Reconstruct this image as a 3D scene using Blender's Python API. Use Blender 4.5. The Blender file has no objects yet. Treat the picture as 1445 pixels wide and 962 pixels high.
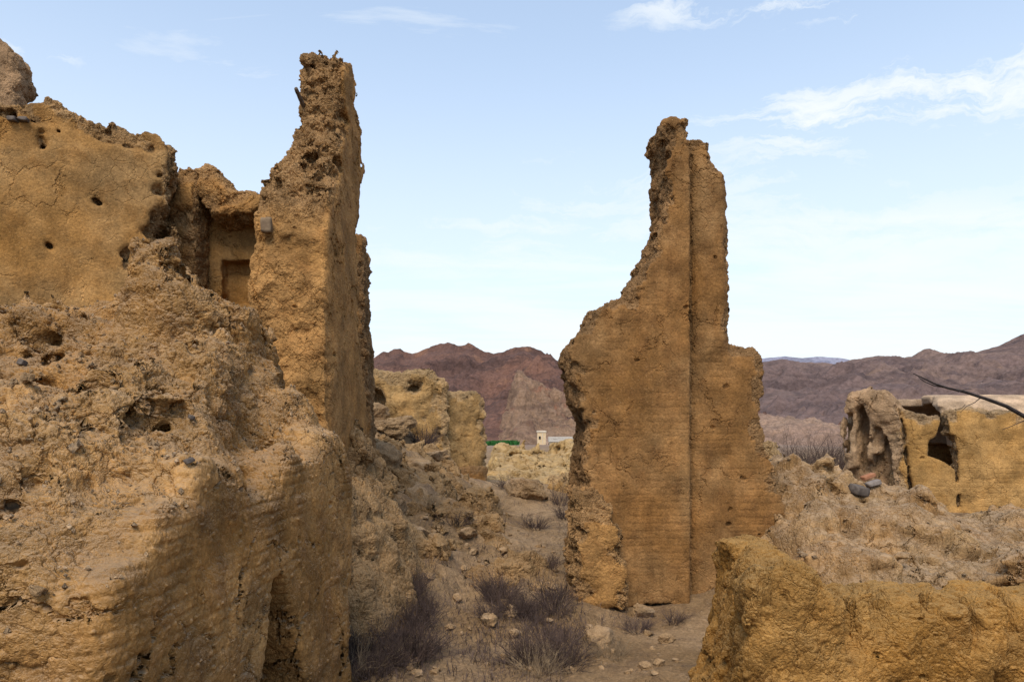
import bpy, math, random
import numpy as np
from mathutils import Vector
from mathutils.bvhtree import BVHTree

random.seed(7)
RNG = np.random.default_rng(11)
SC = bpy.context.scene
COL = SC.collection
CZ = 2.8                                   # eye height above the gully floor
FPX, CX, HY = 1000.0, 722.5, 600.0          # focal length, centre and horizon of the photograph in its own pixels
f32 = np.float32

def pt(px, py, Y):
    return ((px - CX) / FPX * Y, Y, CZ - (py - HY) / FPX * Y)

# ------------------------------------------------------------------ noise
_G = RNG.normal(size=(1024, 3)).astype(f32)
_G /= np.linalg.norm(_G, axis=1)[:, None]

def _hash(i, j, k, seed):
    with np.errstate(over='ignore'):
        h = (i.astype(np.uint32) * np.uint32(374761393) + j.astype(np.uint32) * np.uint32(668265263)
             + k.astype(np.uint32) * np.uint32(2246822519) + np.uint32((seed * 3266489917) & 0xffffffff))
        h = (h ^ (h >> np.uint32(13))) * np.uint32(1274126177)
        h = (h ^ (h >> np.uint32(16))) * np.uint32(2654435761)
    return h ^ (h >> np.uint32(15))

def perlin(x, y, z, seed=0):
    xi, yi, zi = np.floor(x), np.floor(y), np.floor(z)
    xf, yf, zf = (x - xi).astype(f32), (y - yi).astype(f32), (z - zi).astype(f32)
    xi, yi, zi = xi.astype(np.int64), yi.astype(np.int64), zi.astype(np.int64)
    u = xf * xf * xf * (xf * (xf * 6 - 15) + 10)
    v = yf * yf * yf * (yf * (yf * 6 - 15) + 10)
    w = zf * zf * zf * (zf * (zf * 6 - 15) + 10)
    out = np.zeros_like(xf)
    for a in (0, 1):
        for b in (0, 1):
            for c in (0, 1):
                g = _G[_hash(xi + a, yi + b, zi + c, seed) & np.uint32(1023)]
                d = g[..., 0] * (xf - a) + g[..., 1] * (yf - b) + g[..., 2] * (zf - c)
                out += d * (u if a else 1 - u) * (v if b else 1 - v) * (w if c else 1 - w)
    return out * 1.5

def fbm(p, freq, octv=4, seed=0, gain=.5, scale=(1, 1, 1)):
    x, y, z = p
    out, amp, f = 0, 1.0, freq
    for o in range(octv):
        out = out + amp * perlin(x * (f * scale[0]) + 13.7 * o, y * (f * scale[1]) + 5.1 * o, z * (f * scale[2]) - 7.3 * o, seed + o)
        amp *= gain
        f *= 2.03
    return out

def ridged(p, freq, octv=4, seed=0, gain=.5, scale=(1, 1, 1)):
    x, y, z = p
    out, amp, f, tot = 0, 1.0, freq, 0
    for o in range(octv):
        out = out + amp * (1 - np.abs(perlin(x * (f * scale[0]) + 3.7 * o, y * (f * scale[1]) + 9.1 * o, z * (f * scale[2]), seed + o)) * 1.6)
        tot += amp
        amp *= gain
        f *= 2.03
    return out / tot

def ss(a, b, x):
    t = np.clip((x - a) / (b - a), 0, 1)
    return t * t * (3 - 2 * t)

def smax(a, b, k):
    h = np.maximum(k - np.abs(a - b), 0) / k
    return np.maximum(a, b) + h * h * k * .25

def smin(a, b, k):
    return -smax(-a, -b, k)

def bricks(u, n, w, seed=0, bu=.30, bn=.26, bw=.115):
    row = np.floor(w / bw)
    off = (row % 2) * .5
    return (_hash((u / bu + off).astype(np.int64) + 500, np.floor(n / bn + off * .6).astype(np.int64) + 500, row.astype(np.int64) + 500, seed) & np.uint32(1023)).astype(f32) / 511.5 - 1

def polysdf(px, py, poly):
    d = np.full(px.shape, 1e9, f32)
    inside = np.zeros(px.shape, bool)
    n = len(poly)
    for i in range(n):
        ax, ay = poly[i]
        bx, by = poly[(i + 1) % n]
        ex, ey = bx - ax, by - ay
        wx, wy = px - ax, py - ay
        t = np.clip((wx * ex + wy * ey) / (ex * ex + ey * ey + 1e-12), 0, 1)
        d = np.minimum(d, (wx - ex * t) ** 2 + (wy - ey * t) ** 2)
        cond = (ay > py) != (by > py)
        if abs(ey) > 1e-9:
            inside ^= cond & (px < ax + (py - ay) / ey * ex)
    d = np.sqrt(d)
    return np.where(inside, -d, d).astype(f32)

# ------------------------------------------------------------------ surface nets
def surface_net(F):
    inside = F < 0
    nx, ny, nz = F.shape
    cnt = np.zeros((nx - 1, ny - 1, nz - 1), np.int8)
    for a in (0, 1):
        for b in (0, 1):
            for c in (0, 1):
                cnt += inside[a:nx - 1 + a, b:ny - 1 + b, c:nz - 1 + c]
    act = (cnt > 0) & (cnt < 8)
    I, J, K = np.nonzero(act)
    idx = np.full(act.shape, -1, np.int64)
    idx[I, J, K] = np.arange(len(I))
    pos = np.zeros((len(I), 3))
    num = np.zeros(len(I))
    corners = [(a, b, c) for a in (0, 1) for b in (0, 1) for c in (0, 1)]
    for p in corners:
        for ax in range(3):
            if p[ax] == 1:
                continue
            q = list(p); q[ax] = 1
            A = F[I + p[0], J + p[1], K + p[2]]
            B = F[I + q[0], J + q[1], K + q[2]]
            m = (A < 0) != (B < 0)
            t = np.where(m, A / np.where(m, A - B, 1), 0)
            P = np.array(p, float)[None].repeat(len(I), 0)
            P[:, ax] += t
            pos += P * m[:, None]
            num += m
    pos = pos / num[:, None] + np.stack([I, J, K], 1)
    quads = []
    for ax in range(3):
        b, c = (ax + 1) % 3, (ax + 2) % 3
        s0 = [slice(None)] * 3; s1 = [slice(None)] * 3
        s0[ax] = slice(0, -1); s1[ax] = slice(1, None)
        d = inside[tuple(s0)].astype(np.int8) - inside[tuple(s1)].astype(np.int8)
        E = list(np.nonzero(d))
        sg = d[tuple(E)]
        ok = (E[b] > 0) & (E[c] > 0) & (E[b] < F.shape[b] - 1) & (E[c] < F.shape[c] - 1)
        E = [e[ok] for e in E]; sg = sg[ok]
        def cell(db, dc):
            e = [x.copy() for x in E]
            e[b] -= db; e[c] -= dc
            return idx[e[0], e[1], e[2]]
        q = np.stack([cell(1, 1), cell(0, 1), cell(0, 0), cell(1, 0)], 1)
        q[sg < 0] = q[sg < 0][:, ::-1]
        quads.append(q)
    Q = np.concatenate(quads)
    # keep the largest connected piece only
    L = np.arange(len(pos))
    ed = np.concatenate([Q[:, [0, 1]], Q[:, [1, 2]], Q[:, [2, 3]], Q[:, [3, 0]]])
    while True:
        L0 = L.copy()
        m = np.minimum(L[ed[:, 0]], L[ed[:, 1]])
        np.minimum.at(L, L[ed[:, 0]], m)
        np.minimum.at(L, L[ed[:, 1]], m)
        np.minimum.at(L, ed[:, 0], m)
        np.minimum.at(L, ed[:, 1], m)
        L = L[L]
        L = L[L]
        if (L == L0).all():
            break
    lab, c = np.unique(L, return_counts=True)
    keep = L == lab[c.argmax()]
    remap = np.cumsum(keep) - 1
    Q = remap[Q[keep[Q[:, 0]]]]
    return pos[keep], Q

# ------------------------------------------------------------------ objects
ORIG = {}

def link_mesh(name, V, faces, mat, parent=None, origin=None, sub=0, wear=None, smooth=True, uniform=True):
    V = np.asarray(V, float)
    if origin is None:
        lo, hi = V.min(0), V.max(0)
        origin = np.array([(lo[0] + hi[0]) / 2, (lo[1] + hi[1]) / 2, lo[2]])
    origin = np.asarray(origin, float)
    me = bpy.data.meshes.new(name)
    V2 = V - origin
    if isinstance(faces, np.ndarray):
        nf, k = faces.shape
        me.vertices.add(len(V2))
        me.vertices.foreach_set('co', V2.astype(f32).ravel())
        me.loops.add(nf * k)
        me.loops.foreach_set('vertex_index', faces.astype(np.int32).ravel())
        me.polygons.add(nf)
        me.polygons.foreach_set('loop_start', np.arange(0, nf * k, k, dtype=np.int32))
        me.update(calc_edges=True)
    else:
        me.from_pydata([tuple(v) for v in V2], [], faces)
    me.validate()
    if smooth:
        me.polygons.foreach_set('use_smooth', np.ones(len(me.polygons), bool))
    if wear is not None:
        a = me.attributes.new('wear', 'FLOAT', 'POINT')
        a.data.foreach_set('value', np.asarray(wear, f32))
    me.update()
    if mat is not None:
        me.materials.append(mat)
    o = bpy.data.objects.new(name, me)
    COL.objects.link(o)
    if parent is not None:
        o.parent = parent
        o.location = Vector(origin - ORIG[parent.name])
    else:
        o.location = Vector(origin)
    ORIG[o.name] = origin
    if sub:
        m = o.modifiers.new('smooth', 'SUBSURF')
        m.levels = 0
        m.render_levels = sub
    return o

def empty(name, loc, label=None, cat=None, group=None):
    o = bpy.data.objects.new(name, None)
    o.empty_display_size = .3
    COL.objects.link(o)
    o.location = Vector(loc)
    ORIG[o.name] = np.asarray(loc, float)
    if label:
        tag(o, label, cat, group)
    return o

def tag(o, label=None, cat=None, group=None, kind='thing'):
    if label: o['label'] = label
    if cat: o['category'] = cat
    if group: o['group'] = group
    if kind: o['kind'] = kind
    return o

# ------------------------------------------------------------------ node helper
class NT:
    def __init__(s, tree):
        s.t = tree
    def n(s, typ, ins=None, **kw):
        nd = s.t.nodes.new(typ)
        for k, v in kw.items():
            setattr(nd, k, v)
        for k, v in (ins or {}).items():
            sock = nd.inputs[k]
            if isinstance(v, bpy.types.NodeSocket):
                s.t.links.new(v, sock)
            else:
                sock.default_value = v
        return nd
    def m(s, op, a, b=0.0, c=0.0, clamp=False):
        nd = s.n('ShaderNodeMath', {0: a, 1: b, 2: c}, operation=op, use_clamp=clamp)
        return nd.outputs[0]
    def vm(s, op, a, b=(0, 0, 0)):
        return s.n('ShaderNodeVectorMath', {0: a, 1: b}, operation=op).outputs[0]
    def rng(s, v, a, b, c=0.0, d=1.0, smooth=True):
        nd = s.n('ShaderNodeMapRange', {0: v, 1: a, 2: b, 3: c, 4: d})
        nd.interpolation_type = 'SMOOTHSTEP' if smooth else 'LINEAR'
        return nd.outputs[0]
    def mix(s, fac, a, b, mode='MIX'):
        nd = s.t.nodes.new('ShaderNodeMix')
        nd.data_type = 'RGBA'; nd.blend_type = mode
        for i, v in ((0, fac), (6, a), (7, b)):
            if isinstance(v, bpy.types.NodeSocket):
                s.t.links.new(v, nd.inputs[i])
            else:
                nd.inputs[i].default_value = v if i == 0 else (tuple(v) + (1,) if len(v) == 3 else v)
        return nd.outputs[2]
    def noise(s, vec, scale, detail=4, rough=.5, dist=0.0):
        return s.n('ShaderNodeTexNoise', {'Vector': vec, 'Scale': scale, 'Detail': detail, 'Roughness': rough, 'Distortion': dist})

def new_mat(name):
    m = bpy.data.materials.new(name)
    m.use_nodes = True
    m.node_tree.nodes.clear()
    return m, NT(m.node_tree)

def finish(m, g, col, rough=.95, height=None, spec=.15, strength=1.0):
    b = g.n('ShaderNodeBsdfPrincipled', {'Base Color': col, 'Roughness': rough, 'Specular IOR Level': spec})
    out = g.n('ShaderNodeOutputMaterial', {'Surface': b.outputs[0]})
    if height is not None:
        d = g.n('ShaderNodeDisplacement', {'Height': height, 'Midlevel': 0.0, 'Scale': strength})
        g.t.links.new(d.outputs[0], out.inputs['Displacement'])
        m.displacement_method = 'BOTH'
    return m

def mud(name, c1, c2, c3, seed=0, lump=.03, grain=.010, wearcol=None, wearlump=.05, courses=0.0, cw=.11,
        cracks=.02, pits=.03, pit_share=.25, pit_scale=5.0, streak=.25, rill=0.0, dust=None, dust_amt=.6, mid_scale=4.0,
        pebble=0.0, joints=0.0, bil=.0, bilw=.07, bscale=3.2, course_flat=False):
    tone = lambda c: tuple(.60 * v * (v / max(c)) ** .15 for v in c) if c is not None else None
    c1, c2, c3, wearcol, dust = [tone(c) for c in (c1, c2, c3, wearcol, dust)]
    m, g = new_mat(name)
    tc = g.n('ShaderNodeTexCoord').outputs['Object']
    co = g.vm('ADD', tc, (seed * 7.31, seed * 3.17, seed * 5.77))
    wn = g.noise(co, 1.6, 3).outputs['Color']
    wv = g.n('ShaderNodeVectorMath', {0: g.vm('SUBTRACT', wn, (.5, .5, .5)), 1: (.22, .22, .16)}, operation='MULTIPLY').outputs[0]
    cwp = g.vm('ADD', co, wv)
    big = g.noise(co, .7, 5, .55).outputs['Fac']
    big2 = g.noise(g.vm('ADD', co, (31, 17, 5)), .9, 4, .6).outputs['Fac']
    mid = g.noise(cwp, mid_scale, 8, .58).outputs['Fac']
    fine = g.noise(co, 34, 7, .68).outputs['Fac']
    wear = g.n('ShaderNodeAttribute', attribute_name='wear').outputs['Fac']
    # colour
    col = g.mix(g.rng(big, .36, .64), c1, c2)
    col = g.mix(g.m('MULTIPLY', g.rng(mid, .45, .7), .65), col, c3)
    if wearcol is not None:
        wmask = g.m('MULTIPLY', g.rng(g.m('ADD', wear, g.m('MULTIPLY', g.m('SUBTRACT', big2, .5), .8)), .25, .75), .8)
        col = g.mix(wmask, col, wearcol)
    if streak:
        sv = g.n('ShaderNodeMapping', {'Vector': co, 'Scale': (7, 7, .55)}).outputs[0]
        st = g.noise(sv, 1.0, 4, .6).outputs['Fac']
        col = g.mix(g.m('MULTIPLY', g.rng(st, .5, .72), streak), col, g.mix(1.0, col, (.62, .58, .55), 'MULTIPLY'))
    sp = g.rng(fine, .28, .72, .62, 1.34, smooth=False)
    col = g.mix(1.0, col, g.n('ShaderNodeCombineColor', {0: sp, 1: sp, 2: sp}).outputs[0], 'MULTIPLY')
    blot = g.rng(g.noise(cwp, 2.3, 6, .65).outputs['Fac'], .3, .7, .66, 1.30)
    col = g.mix(1.0, col, g.n('ShaderNodeCombineColor', {0: blot, 1: blot, 2: blot}).outputs[0], 'MULTIPLY')
    pt_ = g.rng(g.noise(g.vm('ADD', cwp, (9, 4, 2)), .55, 7, .62).outputs['Fac'], .50, .58)
    col = g.mix(g.m('MULTIPLY', pt_, .5), col, g.mix(1.0, col, (1.28, 1.24, 1.2), 'MULTIPLY'))
    # straw and grit: pale flecks that belong to the mud
    fl = g.n('ShaderNodeTexVoronoi', {'Vector': g.n('ShaderNodeMapping', {'Vector': cwp, 'Scale': (1, 1, 2.2)}).outputs[0], 'Scale': 26.0})
    flm = g.m('MULTIPLY', g.rng(fl.outputs['Distance'], .30, .16), g.m('GREATER_THAN', g.n('ShaderNodeSeparateColor', {0: fl.outputs['Color']}).outputs[0], .86))
    col = g.mix(g.m('MULTIPLY', flm, .5), col, tuple(min(1, c * 1.5 + .04) for c in c2))
    if dust is not None:
        nz = g.n('ShaderNodeSeparateXYZ', {0: g.n('ShaderNodeNewGeometry').outputs['Normal']}).outputs[2]
        dm = g.m('MULTIPLY', g.rng(g.m('ADD', nz, g.m('MULTIPLY', g.m('SUBTRACT', mid, .5), .7)), .35, .85), dust_amt)
        col = g.mix(dm, col, dust)
    # relief
    la = g.m('MULTIPLY_ADD', wear, wearlump, lump)
    h = g.m('MULTIPLY', g.m('SUBTRACT', mid, .5), la)
    h = g.m('MULTIPLY_ADD', g.m('SUBTRACT', fine, .5), grain, h)
    if bil or bilw:
        # lumps parted by sharp crevices
        amp = g.m('MULTIPLY_ADD', wear, bilw, bil)
        for sc_, w_, o_ in ((bscale, 1.0, 3.3), (bscale * 2.9, .45, 8.1), (bscale * 8.1, .20, 2.7)):
            bn = g.noise(g.vm('ADD', cwp, (o_, o_ * 2, o_ * .5)), sc_, 4, .55).outputs['Fac']
            bv = g.m('MINIMUM', g.m('ABSOLUTE', g.m('SUBTRACT', bn, .5)), .16)
            bv = g.m('POWER', g.m('MULTIPLY', bv, 6.25), .55)
            h = g.m('MULTIPLY_ADD', g.m('MULTIPLY', g.m('SUBTRACT', bv, .7), amp), w_, h)
    if pits:
        pv = g.n('ShaderNodeTexVoronoi', {'Vector': g.n('ShaderNodeMapping', {'Vector': cwp, 'Scale': (1, 1, 1.4)}).outputs[0], 'Scale': pit_scale})
        sep = g.n('ShaderNodeSeparateColor', {0: pv.outputs['Color']})
        size = g.rng(sep.outputs[1], 0, 1, .10, .30, smooth=False)
        pm = g.m('MULTIPLY', g.rng(g.m('DIVIDE', pv.outputs['Distance'], size), 1.0, .55), g.m('GREATER_THAN', sep.outputs[0], 1 - pit_share))
        h = g.m('MULTIPLY_ADD', pm, -pits, h)
    if cracks:
        cv = g.n('ShaderNodeTexVoronoi', {'Vector': g.vm('ADD', cwp, g.n('ShaderNodeVectorMath', {0: g.noise(co, 6, 4, .6).outputs['Color'], 1: (.3, .3, .3)}, operation='MULTIPLY').outputs[0]), 'Scale': 1.5}, feature='DISTANCE_TO_EDGE')
        cm = g.m('MULTIPLY', g.rng(cv.outputs['Distance'], .030, .004), g.rng(big2, .46, .6))
        h = g.m('MULTIPLY_ADD', cm, -cracks, h)
        cv2 = g.n('ShaderNodeTexVoronoi', {'Vector': g.vm('ADD', cwp, g.n('ShaderNodeVectorMath', {0: g.noise(co, 9, 4, .6).outputs['Color'], 1: (.12, .12, .12)}, operation='MULTIPLY').outputs[0]), 'Scale': 5.0}, feature='DISTANCE_TO_EDGE')
        cm2 = g.m('MULTIPLY', g.rng(cv2.outputs['Distance'], .045, .006), g.rng(big, .5, .62))
        h = g.m('MULTIPLY_ADD', cm2, -cracks * .45, h)
    if courses:
        xyz = g.n('ShaderNodeSeparateXYZ', {0: co})
        wz = g.m('MULTIPLY_ADD', g.m('SUBTRACT', big2, .5), .09, xyz.outputs[2])
        wz = g.m('MULTIPLY_ADD', g.m('SUBTRACT', mid, .5), .05, wz)
        fr = g.m('FRACT', g.m('DIVIDE', wz, cw))
        tri = g.m('ABSOLUTE', g.m('SUBTRACT', fr, .5))
        gm = g.m('MULTIPLY', g.rng(tri, .20, .50), g.rng(g.noise(co, 1.3, 6, .65).outputs['Fac'], .44, .62))
        if course_flat:
            gm = g.m('MULTIPLY', gm, g.rng(wear, .35, .12))
        h = g.m('MULTIPLY_ADD', gm, -courses, h)
        col = g.mix(g.m('MULTIPLY', gm, .12), col, g.mix(1.0, col, (.6, .55, .5), 'MULTIPLY'))
        if joints:
            hx = g.m('ADD', xyz.outputs[0], xyz.outputs[1])
            rowi = g.m('FLOOR', g.m('DIVIDE', wz, cw))
            jf = g.m('FRACT', g.m('MULTIPLY_ADD', rowi, .47, g.m('DIVIDE', hx, .27)))
            jm = g.m('MULTIPLY', g.rng(g.m('ABSOLUTE', g.m('SUBTRACT', jf, .5)), .44, .49), g.rng(mid, .45, .6))
            h = g.m('MULTIPLY_ADD', jm, -joints, h)
    if rill:
        rv = g.n('ShaderNodeMapping', {'Vector': cwp, 'Scale': (6.5, 6.5, 1.1)}).outputs[0]
        rn = g.noise(rv, 1.0, 6, .6).outputs['Fac']
        h = g.m('MULTIPLY_ADD', g.rng(g.m('ABSOLUTE', g.m('SUBTRACT', rn, .5)), .07, 0.0), -rill, h)
    if pebble:
        pb = g.n('ShaderNodeTexVoronoi', {'Vector': cwp, 'Scale': 13.0})
        ps = g.n('ShaderNodeSeparateColor', {0: pb.outputs['Color']})
        pk = g.m('MULTIPLY', g.rng(g.m('DIVIDE', pb.outputs['Distance'], g.rng(ps.outputs[1], 0, 1, .12, .42, smooth=False)), 1.0, .3), g.m('GREATER_THAN', ps.outputs[0], .5))
        h = g.m('MULTIPLY_ADD', pk, pebble, h)
        col = g.mix(g.m('MULTIPLY', pk, .35), col, g.mix(ps.outputs[2], tuple(c * .7 for c in c1), tuple(min(1, c * 1.25) for c in c2)))
    return finish(m, g, col, .97, h)
# ------------------------------------------------------------------ colours
OCH1, OCH2, OCH3 = (.42, .245, .085), (.50, .315, .125), (.36, .205, .075)
RAW = (.44, .29, .16)
DUST = (.55, .43, .32)
M_tower = mud('brown_mud_plaster', (.315, .172, .066), (.375, .232, .112), (.25, .135, .056), 1, lump=.022, grain=.010, wearcol=(.35, .225, .12),
              wearlump=.07, courses=.004, joints=.004, bilw=.05, bil=.006, cracks=.02, pits=.05, pit_share=.10, pit_scale=4.0, streak=.38)  # mottled brown ochre, the plaster's own colour
M_end = mud('broken_mud_brick', (.45, .258, .10), (.50, .30, .13), (.38, .205, .08), 2, lump=.03, grain=.014, bil=.012, wearcol=(.46, .30, .16),
            wearlump=.07, courses=.0, cracks=.03, pits=.05, pit_share=.2, pit_scale=4.0, streak=.1)
M_plaster = mud('straw_mud_plaster', (.44, .245, .085), (.49, .315, .15), (.36, .195, .068), 3, lump=.026, grain=.012, wearcol=(.46, .31, .17),
                wearlump=.09, cracks=.018, pits=.07, pit_share=.10, pit_scale=3.2, streak=.12)
M_mound = mud('eroded_mud', (.40, .225, .080), (.49, .30, .128), (.235, .125, .048), 4, bil=.012, bilw=.032, bscale=2.4, lump=.05, grain=.016, cracks=.05, pits=.035, pit_share=.10,
              pit_scale=5, streak=.3, rill=.0, courses=.009, cw=.085, course_flat=True, dust=(.55, .42, .30), dust_amt=.55, mid_scale=3.2, pebble=.014, wearlump=.0)
M_low = mud('wet_ochre_mud', (.335, .178, .046), (.405, .232, .078), (.25, .129, .038), 5, bil=.03, bscale=3.0, lump=.035, grain=.012, cracks=.016, pits=.035, pit_share=.12,
            pit_scale=6, streak=.3, rill=.004, dust=(.52, .35, .16), dust_amt=.55)
M_rubble = mud('collapsed_mud', (.40, .25, .12), (.50, .34, .185), (.27, .16, .075), 6, bil=.012, bilw=.02, bscale=1.4, lump=.06, grain=.014, cracks=.05, pits=.03, pit_share=.1,
               pit_scale=3, streak=.1, rill=.015, dust=(.54, .42, .31), dust_amt=.55, mid_scale=2.4, pebble=.014)
M_bank = mud('bank_mud', (.36, .23, .115), (.45, .305, .165), (.27, .165, .08), 15, bil=.03, bilw=.03, bscale=1.9, lump=.09, grain=.018, cracks=.05, pits=.05, pit_share=.15,
             pit_scale=3, streak=.2, dust=(.44, .32, .20), dust_amt=.5, mid_scale=2.6, pebble=.016)
M_house = mud('golden_mud_plaster', (.50, .305, .12), (.56, .355, .155), (.42, .245, .09), 7, lump=.035, grain=.012, wearcol=(.50, .37, .24),
              wearlump=.1, courses=.005, cracks=.02, pits=.04, pit_share=.08, pit_scale=3, streak=.18, rill=.0)
M_grey = mud('weathered_grey_mud', (.45, .31, .195), (.52, .375, .25), (.37, .25, .15), 8, bil=.012, bilw=.03, lump=.05, grain=.015, cracks=.04, pits=.05, pit_share=.2, pit_scale=3, streak=.2)
M_roof = mud('pale_roof_mud', (.58, .43, .30), (.64, .48, .35), (.52, .38, .26), 9, lump=.02, grain=.02, cracks=0, pits=.02, pit_share=.2, streak=0)
M_mid = mud('far_mud_brick', (.50, .315, .135), (.57, .385, .19), (.40, .245, .10), 10, bil=.015, bilw=.05, lump=.08, grain=.02, wearcol=(.55, .40, .24), wearlump=.1,
            courses=.008, cw=.2, cracks=.04, pits=.1, pit_share=.12, pit_scale=1.8, streak=.2, rill=.0)
M_yellow = mud('yellow_rubble', (.52, .35, .16), (.60, .43, .22), (.42, .27, .11), 14, bil=.05, bscale=1.4, lump=.12, grain=.02, cracks=.05, pits=.08, pit_share=.2, pit_scale=2, streak=.1, dust=(.60, .46, .30), dust_amt=.5, mid_scale=1.8)
M_clod = mud('mud_clod', (.42, .29, .17), (.52, .39, .27), (.34, .23, .14), 12, bil=.03, bscale=5, lump=.05, grain=.02, cracks=.02, pits=0, streak=0, mid_scale=5)

# ------------------------------------------------------------------ walls
class Frame:
    """a vertical plane: u along it, n away from the camera side, w up"""
    def __init__(s, a, b):
        s.a = np.array(a, float); d = np.array(b, float) - s.a
        s.u = d / np.linalg.norm(d); s.n = np.array([-s.u[1], s.u[0]])
    @classmethod
    def px(cls, A, B):
        return cls(((A[0] - CX) / FPX * A[1], A[1]), ((B[0] - CX) / FPX * B[1], B[1]))
    def uw(s, px, py, n=0.0):
        k = (px - CX) / FPX
        o = s.a + s.n * n
        # o + u t = q (k, 1)
        det = s.u[0] * -1 - s.u[1] * -k
        t = ((-o[0]) * -1 - (-o[1]) * -k) / det
        q = o[1] + s.u[1] * t
        return t, CZ - (py - HY) / FPX * q
    def poly(s, pts, n=0.0):
        return [s.uw(x, y, n) for x, y in pts]
    def world(s, U, N, W):
        return s.a[0] + s.u[0] * U + s.n[0] * N, s.a[1] + s.u[1] * U + s.n[1] * N, W

def val(v, U, W):
    return v(U, W) if callable(v) else v

def wall(name, fr, poly, T, mat, h=.045, oa=.09, ob=.05, face=.02, er=.06, wearw=.35, cav=0.0, cavf=2.6, rnd=.06, seed=0, sub=1,
         parent=None, pre=None, post=None, nmin=0.0, zmin=None, origin=None, zs=1.0, smooth_edge=None, wmul=1.0, wn=.02):
    P = np.array(poly)
    Tm = T if not callable(T) else 1.6
    pad = 3 * h + .2
    us = np.arange(P[:, 0].min() - pad, P[:, 0].max() + pad, h)
    ns = np.arange(nmin - pad, Tm + pad, h)
    ws = np.arange(P[:, 1].min() - pad, P[:, 1].max() + pad, h)
    U2, W2 = np.meshgrid(us, ws, indexing='ij')
    P2 = polysdf(U2, W2, poly)
    U, N, W = [a.astype(f32) for a in np.meshgrid(us, ns, ws, indexing='ij')]
    E = np.repeat(P2[:, None, :], len(ns), 1)
    Tt = val(T, U, W)
    base = np.maximum(E, np.maximum(nmin - N, N - Tt))
    if pre is not None:
        base = pre(base, U, N, W, None)
    F = base.copy()
    wearg = np.zeros_like(F)
    b = np.abs(base) < .55 if pre is None else np.abs(base) < .7
    u, n, w, e = U[b], N[b], W[b], E[b]
    x, y, z = fr.world(u, n, w)
    p = (x.astype(f32), y.astype(f32), z.astype(f32))
    tt = Tt[b] if isinstance(Tt, np.ndarray) else Tt
    oav, obv = val(oa, u, w), val(ob, u, w)
    f4 = fbm(p, 2.0, 5, seed, .58, scale=(1, 1, zs)) + 1.1 * (.72 - ridged(p, 2.6, 4, seed + 3))
    wu = fbm(p, 1.5, 2, seed + 40) * .10
    br_ = bricks(u + wu, n + wu, w + wu * .9, seed, bw=.115) * .5 + bricks(u + wu, n, w + wu, seed + 5, .6, .5, .34) * .6
    keep = val(smooth_edge, u, w) if smooth_edge is not None else 1.0
    e = e + keep * (oav * f4 + obv * np.maximum(br_, -.35))
    wr = ss(-wearw, 0.02, e + .25 * fbm(p, 2.4, 3, seed + 20))
    wr = wr * keep
    fn = fbm(p, 1.3, 5, seed + 11)
    front = nmin - n + val(face, u, w) * fn + er * wr * (1 + fbm(p, 5, 2, seed + 30))
    back = n - tt + .05 * fn + er * wr
    f = smax(e, np.maximum(front, back), rnd)
    wr = np.maximum(wr, ss(wn, wn + .1, n - nmin))
    if cav:
        c = ss(.12, .5, fbm(p, cavf, 3, seed + 50, scale=(1, 1, 1.5)))
        f = f + val(cav, u, w) * c * wr
    F[b] = f
    wearg[b] = wr
    wearg[~b & (N > nmin + .1)] = 1
    wearg *= val(wmul, U, W)
    if post is not None:
        F = post(F, U, N, W, fr)
    V, Q = surface_net(F)
    ii = np.rint(V).astype(int)
    wv = wearg[ii[:, 0], ii[:, 1], ii[:, 2]]
    u, n, w = us[0] + V[:, 0] * h, ns[0] + V[:, 1] * h, ws[0] + V[:, 2] * h
    X = np.stack(fr.world(u, n, w), 1)
    return link_mesh(name, X, Q, mat, parent, origin, sub, wv)

def volume(name, lo, hi, h, fn, mat, sub=1, parent=None, origin=None, wear=None):
    xs, ys, zs = [np.arange(lo[i], hi[i], h) for i in range(3)]
    X, Y, Z = [a.astype(f32) for a in np.meshgrid(xs, ys, zs, indexing='ij')]
    F = fn(X, Y, Z).astype(f32)
    # close the box
    for ax in range(3):
        s = [slice(None)] * 3
        for e in (0, -1):
            s[ax] = e
            F[tuple(s)] = np.maximum(F[tuple(s)], h)
    V, Q = surface_net(F)
    P = np.stack([xs[0] + V[:, 0] * h, ys[0] + V[:, 1] * h, zs[0] + V[:, 2] * h], 1)
    wv = wear(P) if wear is not None else np.zeros(len(P))
    o = link_mesh(name, P, Q, mat, parent, origin, sub, wv)
    return o, P, Q

# ------------------------------------------------------------------ ground
CTRL = []
def cp(px, py, Y): CTRL.append(pt(px, py, Y))
for a in [(650, 955, 7.75), (500, 940, 8.0), (800, 940, 8.2), (960, 930, 8.6), (650, 905, 8.9), (540, 880, 9.3), (760, 880, 9.6), (890, 875, 10.2),
          (960, 870, 10.3), (650, 850, 9.9), (560, 820, 10.2), (700, 815, 11.2), (780, 815, 11.5), (520, 770, 10.8), (600, 780, 11.3), (520, 735, 11.4),
          (680, 765, 14), (770, 765, 14), (600, 720, 13.5), (560, 690, 14), (520, 650, 14.5), (500, 610, 15.5), (560, 630, 18), (600, 680, 16.5), (600, 655, 19),
          (650, 715, 16.5), (650, 690, 21), (700, 705, 20), (700, 735, 17), (760, 730, 17.5), (800, 735, 16), (740, 705, 24), (740, 690, 30), (700, 680, 30),
          (770, 680, 32), (740, 664, 40), (780, 655, 44), (720, 658, 50), (540, 600, 22), (510, 560, 22), (600, 640, 23.5), (660, 685, 24),
          (830, 740, 16), (900, 720, 18), (1000, 700, 20), (1090, 690, 16), (1110, 700, 14)]:
    cp(*a)
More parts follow.
